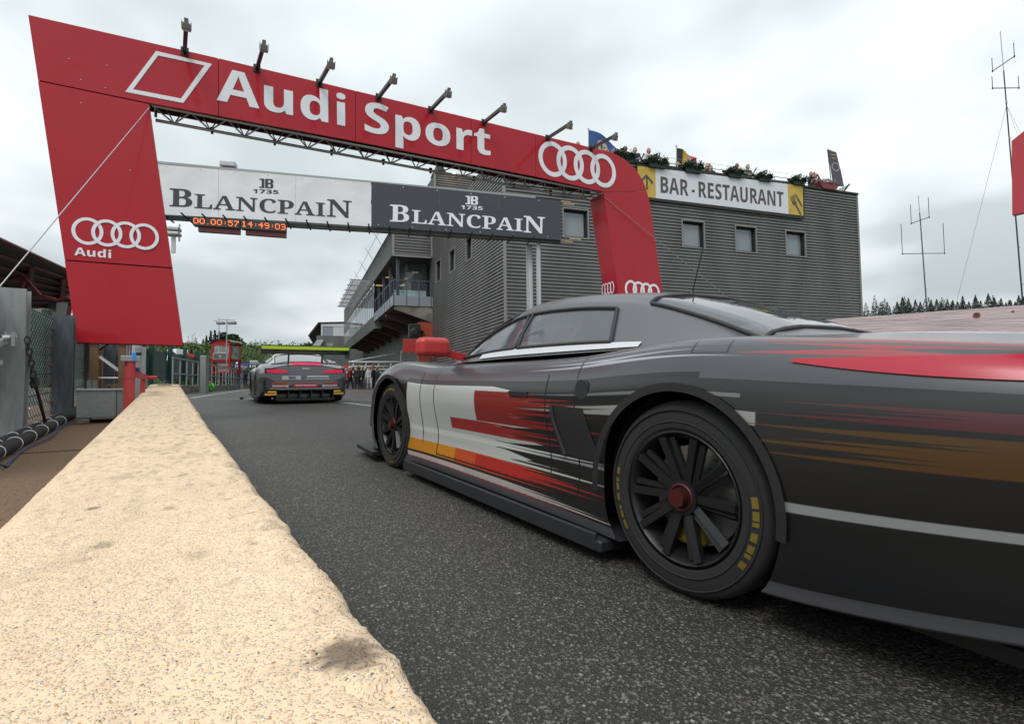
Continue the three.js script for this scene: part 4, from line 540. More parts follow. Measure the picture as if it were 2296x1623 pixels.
  P('cockpit_floor', grid(10, 6, (u, v) => { const uu = lerp(g0 + .05, g1 - .05, u); return [(v - .5) * 2 * c.hb(uu) * .96, c.zf(uu) + .006, -uu]; }), mat.dark);
  const cg = (u, tt, d = .05) => { const p = roofPt(c, u, tt); return [p[0] * .92, p[1] - d, p[2]]; }, cage = [];
  for (const s of [-1, 1]) { cage.push(curveTube([cg(g1 - .12, s * .85, .04), cg(lerp(g0, g1, .72), s * .62, .07), cg(lerp(g0, g1, .45), s * .6, .06), cg(lerp(g0, g1, .42), s * .97, .02)], .022, 30, 8), tube(cg(lerp(g0, g1, .45), s * .55, .07), [s * .4, c.zf(g0 + .3) + .02, -g0 - .3], .02, 8)); }
  cage.push(tube(cg(lerp(g0, g1, .45), -.6, .06), cg(lerp(g0, g1, .45), .6, .06), .02, 8), tube(cg(lerp(g0, g1, .45), -.55, .08), cg(lerp(g0, g1, .42), .95, .05), .02, 8), tube(cg(lerp(g0, g1, .72), -.6, .08), cg(lerp(g0, g1, .72), .6, .08), .02, 8));
  P('roll_cage', cage, c.cage); const su = lerp(g0, g1, .5); P('seat', [rbox(.44, .34, .14, .06, -.34, c.zf(su) + .02, -su + .10, 3), rbox(.10, .14, .16, .03, -.53, c.zf(su) + .10, -su + .0, 3), rbox(.10, .14, .16, .03, -.15, c.zf(su) + .10, -su + .0, 3)], mat.black);
  P('driver', [new THREE.SphereGeometry(.135, 20, 16).scale(1, 1.08, 1.12).translate(-.34, c.zf(su) + .17, -su - .12)], M([.6, .6, .62], .25)); 
  // sills, splitter, diffuser
  for (const s of [-1, 1]) { const x = c.hw((c.ra + c.fa) / 2); P('side_skirt', mg([rbox(.16, .05, c.fa - c.ra - 2 * wr + .06, .012, s * (x - .03), .075, -(c.ra + c.fa) / 2), rbox(.02, .07, c.fa - c.ra - 2 * wr, .006, s * (x + .045), .09, -(c.ra + c.fa) / 2)]), mat.trimdark); }
  P('front_splitter', poly([[-c.hw(c.fa) - .02, 0], [c.hw(c.fa) + .02, 0], [c.hw(c.fa) - .02, .55], [.55, .86], [-.55, .86], [-c.hw(c.fa) + .02, .55]], 0, .03).rotateX(-Math.PI / 2).translate(0, .06, -(c.fa + .28)), mat.black);
  c.extra?.(t, P); return t;
}
function wing(t, P, o) { // rear wing on two pylons
  const af = []; for (let k = 0; k <= 14; k++) { const a = k / 14, x = a, y = .12 * Math.sqrt(a) * (1 - a) * 1.6 - .03; af.push([x, y]); } for (let k = 14; k >= 0; k--) { const a = k / 14; af.push([a, .12 * Math.sqrt(a) * (1 - a) * .5 - .05 - .05 * Math.sin(a * 3.14)]); }
  const sec = (w, ch, m, y, z, tilt, n) => P(n, poly(af.map(([x, yy]) => [x * ch, yy * ch]), -w / 2, w / 2).rotateY(-Math.PI / 2).rotateX(-tilt).translate(0, y, z - ch * .6), m);
  const w = sec(o.w, o.ch, o.mat, o.y, -o.u, o.tilt ?? .18, 'rear_wing'); sec(o.w - .03, .05, o.edge, o.y + .07, -o.u + o.ch * .42, 1.2, 'gurney_flap');
  for (const s of [-1, 1]) { P('end_plate', poly([[-o.ch * .62, -o.pd], [o.ch * .55, -o.pd * .8], [o.ch * .55, .10], [-o.ch * .3, .10], [-o.ch * .62, .03]], -.008, .008).rotateY(-Math.PI / 2).scale(1, 1, 1).translate(s * (o.w / 2 + .01), o.y, -o.u), o.plate);
    P('wing_pylon', poly([[-.10, 0], [.14, 0], [.2, o.y - o.foot - .03], [.02, o.y - o.foot - .03]], -.008, .008).rotateY(-Math.PI / 2).translate(s * o.px, o.foot, -o.u - .08), mat.black); }
  return w;
}
const SHEET = (w, h, base, draw) => { const [c, x] = canvas(w, h); x.fillStyle = base; x.fillRect(0, 0, w, h); draw(x, w, h); const t = tex(c); t.wrapS = t.wrapT = THREE.ClampToEdgeWrapping; return t; };
{ // the near car: dark grey coupe with white, red and orange flank
  const len = 4.6; // texture x runs from tail to nose, y from floor centre (bottom) over the flank to the spine
  const livery = SHEET(2048, 1024, '#46474b', (x, w, h) => {
    const U = (s) => (s - .25) / len * w, Y = (v) => h * (1 - v); const vz = (z) => z < .15 ? .2 : z < .34 ? lerp(.2, .3, (z - .15) / .19) : z < .59 ? lerp(.3, .4, (z - .34) / .25) : z < .73 ? lerp(.4, .5, (z - .59) / .14) : lerp(.5, .6, (z - .73) / .1);
    const rect = (s0, s1, z0, z1, col) => { x.fillStyle = col; x.fillRect(U(Math.min(s0, s1)), Y(vz(z1)), Math.abs(U(s1) - U(s0)), Y(vz(z0)) - Y(vz(z1))); };
    const gr2 = (s0, s1, z0, z1, stops) => { const g = x.createLinearGradient(U(s0), 0, U(s1), 0); stops.forEach(([a, c]) => g.addColorStop(a, c)); rect(s0, s1, z0, z1, g); };
    // taper(): a block of parallel stripes that runs out in points towards the tail
    const taper = (s0, s1, z0, z1, n, col, jag = .5, k0 = 0) => { for (let k = 0; k < n; k++) { const a = lerp(z0, z1, k / n), b = lerp(z0, z1, (k + 1) / n), e = s1 + (s0 - s1) * jag * (((k * 7 + k0) % 5) / 5), y0 = Y(vz(a)) + .5, y1 = Y(vz(b)) - .5; x.fillStyle = col; x.beginPath(); x.moveTo(U(s0), y0); x.lineTo(U(s0), y1); x.lineTo(U(lerp(s0, e, .45)), y1); x.lineTo(U(e), (y0 + y1) / 2); x.lineTo(U(lerp(s0, e, .45)), y0); x.fill(); } };
    rect(.2, 4.9, .0, .715, '#161718'); rect(1.1, 3.62, .715, .735, '#0b0b0c');
    rect(2.62, 3.62, .30, .70, '#b9bcba'); taper(2.63, 1.9, .30, .70, 9, '#b9bcba', .8, 2); taper(2.66, 1.45, .49, .67, 8, '#86201d', .6); taper(3.0, 1.5, .415, .485, 5, '#9c221f', .6, 1);
    taper(3.62, 1.1, .352, .385, 2, '#cfd1ce', .3); taper(3.62, 1.3, .275, .335, 4, '#b4b5b2', .6, 3); rect(2.95, 3.62, .215, .29, '#c07d18'); taper(2.96, 1.9, .215, .29, 6, '#b5451a', .7); taper(2.7, 1.4, .22, .285, 7, '#a3201a', .6, 2);
    rect(2.8, 3.62, .16, .2, '#b9a8a2'); taper(2.82, 1.2, .16, .2, 3, '#a7a19c', .5); rect(2.6, 3.62, .0, .155, '#c4211d'); taper(2.62, 1.5, .08, .155, 4, '#b21f1b', .5);
    taper(.15, 2.2, .347, .374, 1, '#8b8c8e'); taper(.9, 2.25, .59, .62, 2, '#8f908f', .4); taper(.95, 2.2, .657, .668, 1, '#6c6c6c');
    taper(.1, 1.1, .50, .60, 6, '#4d3312', .7, 1); taper(.1, .95, .615, .66, 4, '#4c1a20', .5);
    for (const [s0, s1, a, b, c] of [[4.0, 3.0, .60, .612, '#a9aaac'], [4.0, 3.2, .63, .636, '#8f9092'], [2.2, .95, .55, .575, '#a0a2a5'], [2.25, .9, .592, .60, '#7e8084'], [1.0, .2, .56, .60, '#93383c'], [.95, .1, .61, .70, '#7f3035']]) { x.fillStyle = c; x.beginPath(); x.moveTo(U(s0), Y(a)); x.lineTo(U(s1), Y(a)); x.lineTo(U(lerp(s0, s1, .08)), Y(b)); x.lineTo(U(lerp(s1, s0, .12)), Y(b)); x.fill(); }
    x.fillStyle = '#9a9da3'; x.fillRect(U(1.7), Y(.78), U(1.0) - U(1.7) + 300, 22); x.fillStyle = '#8a2f33'; x.fillRect(0, Y(.99), U(.95), Y(.82) - Y(.99)); x.fillStyle = '#b9abac'; x.fillRect(0, Y(.80), U(.9), 26);
    x.strokeStyle = '#050506'; x.lineWidth = 3; for (const q of [[1.02, .56, .62], [3.75, .60, .64]]) { x.strokeRect(U(q[0]), Y(q[2]), 60, Y(q[1]) - Y(q[2])); }
    for (let i = 0; i < 40; i++) { x.fillStyle = '#08080a'; x.beginPath(); x.arc(U(1.2 + i * .06), Y(.205), 2.2, 0, 7); x.arc(U(1.75 + (i % 20) * .075), Y(i < 20 ? .655 : .245), 2, 0, 7); x.fill(); }
    x.strokeStyle = '#08080a'; x.lineWidth = 4; x.strokeRect(U(1.75), Y(.66), U(3.2) - U(1.75), Y(.24) - Y(.66)); x.beginPath(); x.moveTo(U(4.1), Y(.62)); x.lineTo(U(4.1), Y(1)); x.moveTo(U(3.4), Y(.64)); x.lineTo(U(3.4), Y(1)); x.stroke();
    for (let i = 0; i < 900; i++) { x.fillStyle = `rgba(${rnd() < .5 ? 0 : 160},${rnd() < .5 ? 0 : 150},140,${rnd() * .06})`; x.fillRect(rnd() * w, rnd() * h, 20 + rnd() * 160, 1 + rnd() * 2); }
  });
  const c = { len, R: .34, tw: .30, ra: .95, fa: 3.72, gh: [.72, 3.42],
    hw: keys([[0, .93], [.3, .975], [.95, 1.0], [1.6, .965], [2.4, .955], [3.1, .965], [3.72, 1.0], [4.15, .97], [4.45, .86], [4.6, .70]]),
    zs: keys([[0, .84], [.5, .875], [.95, .89], [1.6, .84], [2.4, .82], [3.1, .81], [3.72, .83], [4.2, .72], [4.6, .50]]),
    zc: keys([[0, .90], [.5, .925], [1, .90], [2, .86], [3.2, .83], [3.8, .80], [4.3, .68], [4.6, .52]]), zb: keys([[0, .20], [.6, .12], [1.4, .10], [3.4, .10], [4.2, .10], [4.6, .12]]), waist: keys([[0, .99], [.9, 1], [1.7, .955], [2.6, .95], [3.2, .97], [3.7, 1], [4.6, 1]]),
    hb: keys([[.72, .66], [1.2, .78], [2, .82], [2.7, .81], [3.42, .70]]), tumble: keys([[.72, .9], [1.4, .74], [2.1, .72], [2.8, .75], [3.42, .93]]),
    zf: keys([[.72, .90], [1.3, .875], [2.2, .85], [3.42, .81]]), zr: keys([[.72, .91], [1.1, 1.07], [1.5, 1.185], [1.95, 1.235], [2.4, 1.225], [2.78, 1.12], [3.12, .96], [3.42, .825]]),
    win: [['windscreen', 2.55, 3.38, 0, .60, .0], ['side_window', 1.45, 2.18, .65, .93, .4], ['side_window', 2.24, 2.92, .65, .93, .1], ['rear_window', .86, 1.42, 0, .55]],
    paint: MP('#ffffff', .34, .15, { map: livery, clearcoat: .5, clearcoatRoughness: .15 }), shell: MP([.085, .087, .094], .42, .1, { clearcoat: .4, clearcoatRoughness: .2 }), glass: MP([.42, .46, .5], .05, 0, { transmission: .8, thickness: 0, clearcoat: 1, clearcoatRoughness: .04 }), cage: M([.16, .015, .022], .5), rim: M([.03, .03, .032], .4, .6),
    extra: (t, P) => {
      wing(t, P, { w: 1.86, ch: .30, u: -.09, y: 1.25, pd: .13, px: .42, foot: .9, mat: M([.36, .03, .045], .4), edge: M([.30, .03, .04], .4), plate: M([.42, .035, .05], .45) });
      for (const s of [-1, 1]) {
        P('door_mirror', [rbox(.22, .13, .12, .04, s * .98, .93, -2.93, 3), bar([s * .90, .90, -2.93], [s * .74, .86, -2.90], .05, .03)], M([.45, .03, .03], .35));
        P('tail_light', grid(24, 4, (u, v) => { const uu = lerp(-.01, .56, u), y = lerp(.765 + .045 * u * u, .825 - .005 * u, v); return [s * (flankX(c, uu, y) + .006), y, -uu]; }), M([.34, .012, .03], .2, 0, { emissive: lin(1, .02, .06), emissiveIntensity: .07 }));
        P('door_handle', rbox(.012, .03, .16, .005, s * (flankX(c, 1.95, .66) + .004), .66, -1.95), mat.black); P('fuel_cap', new THREE.CylinderGeometry(.042, .042, .010, 24).rotateZ(Math.PI / 2).translate(s * (flankX(c, 1.45, .70) + .002), .70, -1.45), mat.trimdark); P('door_seam', [[3.16, .22, .76], [1.72, .22, .76]].map(([u, a, b]) => grid(1, 12, (q, v) => { const y = lerp(a, b, v); return [s * (flankX(c, u, y) + .0015), y, -u - .004 + .008 * q]; })), mat.dark); P('hood_pin', new THREE.CylinderGeometry(.018, .018, .006, 12).translate(s * .5, c.zc(3.9) - .005, -3.9), mat.steel);
        P('headlight', grid(10, 4, (u, v) => { const uu = lerp(4.02, 4.36, u), p = section(c, uu)[28 + Math.round(v * 4)]; return [s * p.x * 1.004, p.y + .008, -uu]; }), M([.5, .52, .55], .1, .3));
        }
      for (const s of [-1, 1]) { P('side_intake', grid(10, 8, (u, v) => { const uu = lerp(1.34 + .10 * v, 1.60 + .05 * v, u), y = lerp(.40, .62, v); return [s * (flankX(c, uu, y) + .003), y, -uu]; }), mat.dark); P('intake_lip', curveTube([[1.60, .40], [1.63, .48], [1.655, .56], [1.66, .62]].map(([u, y]) => [s * (flankX(c, u, y) + .006), y, -u]), .012, 16, 6), mat.trimdark);
        for (let k = 0; k < 5; k++) P('fender_louvre', grid(6, 1, (u, v) => { const uu = 3.50 + k * .07 + v * .034, q = section(c, uu), i = 33 + u * 6, p = q[Math.floor(i)], n = q[Math.floor(i) + 1], f = i % 1; return [s * lerp(p.x, n.x, f), lerp(p.y, n.y, f) + .004, -uu]; }), mat.dark); P('tow_strap', rbox(.03, .10, .012, .004, s * .6, .40, -4.58), M([.4, .03, .02], .6)); }
      P('roof_antenna', [tube([.1, 1.22, -1.7], [.1, 1.50, -1.62], .004, 6), new THREE.CylinderGeometry(.02, .025, .02, 12).translate(.1, 1.238, -1.7)], mat.black);
      P('rear_diffuser', [span(-.8, .8, .1, .14, -.5, .04), ...[-.6, -.3, 0, .3, .6].map((x) => span(x - .008, x + .008, .08, .3, -.5, .06))], mat.black);
      for (const s of [-1, 1]) P('white_stripe', grid(30, 1, (u, v) => { const uu = lerp(1.3, 2.6, u), p = roofPt(c, uu, s * lerp(.935, .985, v)); return [p[0] * 1.006, p[1] + .004, p[2]]; }), M([.55, .56, .6], .4)); } };
  const W0 = W(.25, 2.45); raceCar('near_race_car', 'dark grey racing coupe with white and red flank filling the right foreground', 'racing car', c, W0, TH, Math.atan(.035));
}
{ // the grey car ahead, seen from behind, with a lime green wing
  const len = 4.6, livery = SHEET(1024, 512, '#6a6c70', (x, w, h) => { x.fillStyle = '#3f4144'; x.fillRect(0, h * .62, w, h * .4); x.fillStyle = '#101112'; x.fillRect(w * .18, h * .42, w * .02, h * .3); x.fillStyle = '#8a9a26'; x.fillRect(w * .30, h * .55, w * .12, h * .03); x.fillRect(w * .28, h * .60, w * .1, h * .02); x.fillStyle = '#a8a9ab'; x.fillRect(w * .02, h * .53, w * .06, h * .02); x.fillRect(w * .45, h * .6, w * .15, h * .05); x.fillStyle = '#7a2a2a'; x.fillRect(w * .5, h * .7, w * .1, h * .03); x.strokeStyle = '#0a0a0a'; x.lineWidth = 2; x.strokeRect(w * .38, h * .40, w * .28, h * .36);
    for (let i = 0; i < 300; i++) { x.fillStyle = `rgba(160,150,140,${rnd() * .05})`; x.fillRect(rnd() * w, rnd() * h, 10 + rnd() * 60, 1); } });
  const c = { len, R: .335, tw: .31, ra: .88, fa: 3.55, gh: [.42, 2.45],
    hw: keys([[0, .86], [.25, .95], [.88, .985], [1.5, .94], [2.4, .92], [3.0, .94], [3.55, .975], [4.1, .94], [4.45, .82], [4.6, .66]]),
    zs: keys([[0, .80], [.4, .865], [.88, .885], [1.5, .83], [2.4, .80], [3.55, .82], [4.2, .72], [4.6, .5]]), zc: keys([[0, .885], [.5, .93], [1.2, .90], [2.3, .88], [3.2, .86], [4.2, .72], [4.6, .52]]), zb: keys([[0, .32], [.25, .2], [.7, .12], [3.6, .1], [4.6, .12]]), waist: keys([[0, .98], [.88, 1], [1.6, .95], [2.6, .95], [3.5, 1], [4.6, 1]]),
    hb: keys([[.42, .66], [1, .76], [1.6, .79], [2.45, .72]]), tumble: keys([[.42, .92], [1, .76], [1.5, .72], [2, .74], [2.45, .9]]), zf: keys([[.42, .91], [1.2, .89], [2.45, .88]]), zr: keys([[.42, .925], [.8, 1.06], [1.2, 1.17], [1.55, 1.205], [1.9, 1.17], [2.2, 1.04], [2.45, .89]]),
    win: [['windscreen', 1.85, 2.43, 0, .62], ['side_window', 1.0, 1.85, .66, .93, .25], ['rear_window', .52, 1.12, 0, .56]],
    paint: MP('#ffffff', .38, .2, { map: livery, clearcoat: .7, clearcoatRoughness: .15 }), shell: MP([.34, .35, .365], .34, .25, { clearcoat: .8, clearcoatRoughness: .12 }), glass: MP([.55, .58, .6], .05, 0, { transmission: .55, thickness: 0, clearcoat: 1, clearcoatRoughness: .04 }), cage: M([.45, .45, .46], .5), rim: M([.03, .03, .032], .4, .6),
    cuts: [box(1.15, .26, .5, 0, .19, .06)],
    extra: (t, P) => {
      const lime = M([.50, .68, .03], .45); wing(t, P, { w: 1.84, ch: .44, u: .02, y: 1.15, pd: .12, px: .36, foot: .9, mat: M([.035, .035, .035], .4), edge: lime, plate: M([.05, .055, .03], .5), tilt: .42 });
      P('wing_top', span(-.92, .92, 1.222, 1.29, .10, .20).rotateX(0), lime); P('roof_flash', grid(6, 6, (u, v) => { const p = roofPt(c, lerp(1.35, 1.7, u), lerp(-.62, -.42, v)); return [p[0], p[1] + .004, p[2]]; }), lime);
      const rear = (x0, x1, y0, y1, dz, m, n) => P(n, grid(10, 4, (u, v) => { const x = lerp(x0, x1, u), y = lerp(y0, y1, v), r = Math.max(0, Math.abs(x) - .55); return [x, y, .034 + dz - .55 * r * r]; }), m);
      const red = M([.42, .02, .05], .25, 0, { emissive: lin(1, .03, .1), emissiveIntensity: .3 });
      for (const s of [-1, 1]) {
        P('tail_light', poly([[s * .36, .70], [s * .42, .755], [s * .62, .785], [s * .80, .775], [s * .82, .715], [s * .6, .695]], 0, .03).translate(0, 0, .02), red);
        P('light_bezel', poly([[s * .30, .69], [s * .40, .775], [s * .62, .81], [s * .84, .80], [s * .85, .70], [s * .6, .68]], 0, .01).translate(0, 0, .022), mat.black);
        rear(s * .38, s * .72, .455, .492, .012, M([.34, .07, .03], .4), 'reflector'); rear(s * .36, s * .72, .375, .43, .012, M([.5, .40, .40], .5), 'sponsor_patch'); rear(s * .40, s * .70, .383, .40, .014, M([.4, .03, .05], .5), 'sponsor_patch');
        rear(s * .60, s * .84, .205, .30, .016, M([.62, .44, .03], .5), 'yellow_patch'); rear(s * .64, s * .80, .235, .27, .018, M([.36, .08, .02], .5), 'yellow_patch');
        P('rear_vent', poly([[s * .66, .24], [s * .86, .26], [s * .88, .50], [s * .80, .60], [s * .70, .52]], 0, .012).translate(0, 0, .01), mat.dark);
        P('door_mirror', [rbox(.2, .12, .1, .035, s * .95, .95, -2.1, 3), bar([s * .88, .93, -2.1], [s * .74, .9, -2.08], .04, .03)], c.shell); }
      P('brake_light', poly([[-.36, .915], [-.30, .888], [.30, .888], [.36, .915], [.30, .935], [-.30, .935]], 0, .03).translate(0, 0, .025), M([.6, .02, .08], .2, 0, { emissive: lin(1, .03, .12), emissiveIntensity: .8 }));
      P('boot_lip', grid(20, 2, (u, v) => { const x = lerp(-.72, .72, u); return [x, .88 + .03 * (1 - x * x * 2) + v * .02, .035 + v * .03]; }), mat.black); P('badge', box(.16, .035, .01, 0, .80, .036), mat.alu);
      rear(-.50, -.10, .545, .635, .014, M([.46, .47, .48], .5), 'number_plate'); P('plate_number', txt('90', 'sans_bold', [-.36, .565], [-.22, .565], [-.36, .618], .051, .004), mat.ink);
      rear(-.0, .52, .555, .575, .014, M([.45, .46, .47], .5), 'sponsor_strip'); rear(.02, .50, .60, .64, .014, M([.5, .5, .5], .5), 'sponsor_strip'); rear(-.26, .26, .375, .465, .014, M([.42, .03, .05], .5), 'red_badge'); rear(-.22, .22, .41, .43, .018, M([.6, .5, .5], .5), 'red_badge');
      P('bumper_edge', [rbox(1.5, .022, .05, .008, 0, .345, .03), rbox(1.2, .018, .04, .006, 0, .325, .02)], mat.trim);
      P('rear_diffuser', [span(-.62, .62, .09, .12, -.6, .09), ...[-.6, -.36, -.12, .12, .36, .6].map((x) => span(x - .008, x + .008, .09, .30, -.5, .085))], mat.black); P('exhaust_box', span(-.55, .55, .12, .3, -.4, -.2), mat.dark);
      P('front_body_side', [-1, 1].map((s) => span(s * .955 - .01, s * .955 + .01, .14, .62, -1.75, -1.5)), mat.dark);
    } };
  const p = at(684, 905, 11.75); raceCar('grey_race_car', 'grey racing car ahead seen from behind with lime green rear wing', 'racing car', c, [p[0], gxz(p[0], p[2]), p[2]], 29.5 * Math.PI / 180, Math.atan(.03));
}
// ------------------------------------------------------------------ left side: catch fence, pipes, box, posts
const tk = (px, py, L) => onX(TRK, px, py, L);          // -> [y, z] on the vertical plane beside the wall
{
  const L = -.975, t = thing('catch_fence', 'chain-link catch fence with grey steel posts along the left walkway', 'fence', TRK, [L, .2, -5.2]);
  const hb = (s0, s1, top, name = 'post') => { const x = L; part(t, name, follow(mg([span(x - .09, x + .09, .22, top, -s0 - .012, -s0), span(x - .09, x + .09, .22, top, -s1, -s1 + .012), span(x - .007, x + .007, .22, top, -s1, -s0)])), name == 'post' ? mat.galv : mat.post); };
  const P = (s, top, m) => { const g = [span(L - .088, L + .088, .2, top, -s - .005, -s + .008), span(L - .088, L + .088, .2, top, -s - .17, -s - .157), span(L - .006, L + .006, .2, top, -s - .157, -s - .005), span(L + .076, L + .088, .2, top, -s - .03, -s - .005)]; part(t, 'post', follow(mg(g)), m); };
  const tops = tk(45, 657, L), h1 = tops[0] - gr(-tops[1]);
  P(5.2, h1, mat.galv); P(7.55, h1, mat.post); P(10.2, h1 + .1, mat.post); P(12.8, h1 + .15, mat.post); P(16, h1 + .2, mat.post);
  const mk = (s0, s1, y0, y1) => { // woven wires as three-sided rods
    const c = .058, pos = [], r = .0030, seg = (a, b) => { const d = V(...b).sub(V(...a)).normalize(), u = V(1, 0, 0), w = d.clone().cross(u), ring = [0, 1, 2].map((k) => u.clone().multiplyScalar(r * Math.cos(k * 2.094)).addScaledVector(w, r * Math.sin(k * 2.094))); for (let k = 0; k < 3; k++) { const p = ring[k], q = ring[(k + 1) % 3], A1 = [a[0] + p.x, a[1] + p.y, a[2] + p.z], A2 = [a[0] + q.x, a[1] + q.y, a[2] + q.z], B1 = [b[0] + p.x, b[1] + p.y, b[2] + p.z], B2 = [b[0] + q.x, b[1] + q.y, b[2] + q.z]; pos.push(...A1, ...A2, ...B2, ...A1, ...B2, ...B1); } };
    for (let s = s0, k = 0; s < s1; s += c, k++) for (let y = y0, j = 0; y < y1; y += c * .55, j++) { const a = (j + k) % 2 ? 0 : c, b = (j + k) % 2 ? c : 0; seg([L - .1 + .004 * (j % 2), y + gr(s), -(s + a)], [L - .1 + .004 * ((j + 1) % 2), y + c * .55 + gr(s), -(s + b)]); }
    const g = new THREE.BufferGeometry(); g.setAttribute('position', new THREE.Float32BufferAttribute(pos, 3)); g.computeVertexNormals(); return g; };
  tag(part(t, 'wire_mesh', mk(3.2, 17, .26, h1 - .02), M([.15, .21, .19], .5, .3)), null, null, null, 'stuff');
  for (let k = 0; k < 6; k++) part(t, 'tension_wire', follow(mg([...Array(14)].map((_, i) => tube([L - .1, .3 + k * (h1 - .34) / 5, -3.2 - i], [L - .1, .3 + k * (h1 - .34) / 5, -4.2 - i], .005, 5)))), mat.wire);
  part(t, 'netting', follow(new THREE.BoxGeometry(.006, h1 - .62, 13.6, 1, 1, 14).translate(L - .16, (h1 + .58) / 2, -10)), MP([.018, .10, .075], .9, 0, { transmission: .22, thickness: 0 }));
  for (let k = 0; k < 5; k++) for (const s of [5.2, 7.55]) part(t, 'bracket', follow(rbox(.05, .03, .06, .006, L - .1, .4 + k * .2, -s + .01)), mat.rust);
  // turnbuckle, chain and stay on the first post
  const y = .98, ch = thing('turnbuckle_stay', 'galvanised turnbuckle and rod tying the first fence post to the left', 'turnbuckle', TRK, [L, gr(5.2) + y, -5.1]), q = (s, l, h) => [l, gr(s) + h, -s];
  part(ch, 'clevis', [tube(q(5.12, -.93, 1.0), q(5.05, -.99, .985), .02, 8), bar(q(5.1, -.93, 1.03), q(5.1, -.93, .93), .02, .05), bar(q(5.1, -.97, 1.03), q(5.1, -.97, .94), .018, .04)], mat.alu);
  part(ch, 'turnbuckle', [tube(q(5.04, -.98, .98), q(4.55, -1.02, .78), .012, 8), bar(q(4.98, -1.0, .965), q(4.72, -1.025, .86), .016, .03), bar(q(4.99, -.97, .955), q(4.73, -.995, .85), .016, .03), tube(q(4.72, -1.01, .855), q(4.66, -1.015, .83), .03, 10)], mat.alu);
  part(ch, 'rod', tube(q(4.6, -1.02, .80), q(3.9, -1.06, .52), .024, 10), mat.alu); part(ch, 'shackle', bar(q(4.66, -.97, .80), q(4.66, -.90, .81), .03, .012), mat.alu);
  const cn = thing('stay_chain', 'dark chain and stay rod hanging from the first fence post to the ground', 'chain', TRK, [L + .1, gr(5.3) + .3, -5.6]);
  const c0 = q(5.2, -.875, .98), c2_ = q(5.42, -.86, .66), c3_ = q(5.75, -.83, .27), lk = []; for (let k = 0; k < 8; k++) { const f = k / 7.5, p = c0.map((v, i) => lerp(v, c2_[i], f)); const g = new THREE.TorusGeometry(.022, .0065, 6, 12).scale(.75, 1.25, 1).rotateY(k % 2 ? 1.5 : .3).translate(...p); part(cn, 'link', g, mat.darkmetal); }
  part(cn, 'rod', [tube(c2_, c3_, .012, 8), rbox(.05, .09, .05, .012, ...c2_)], mat.darkmetal); part(cn, 'anchor', rbox(.07, .03, .07, .008, ...c3_), mat.darkmetal);
}
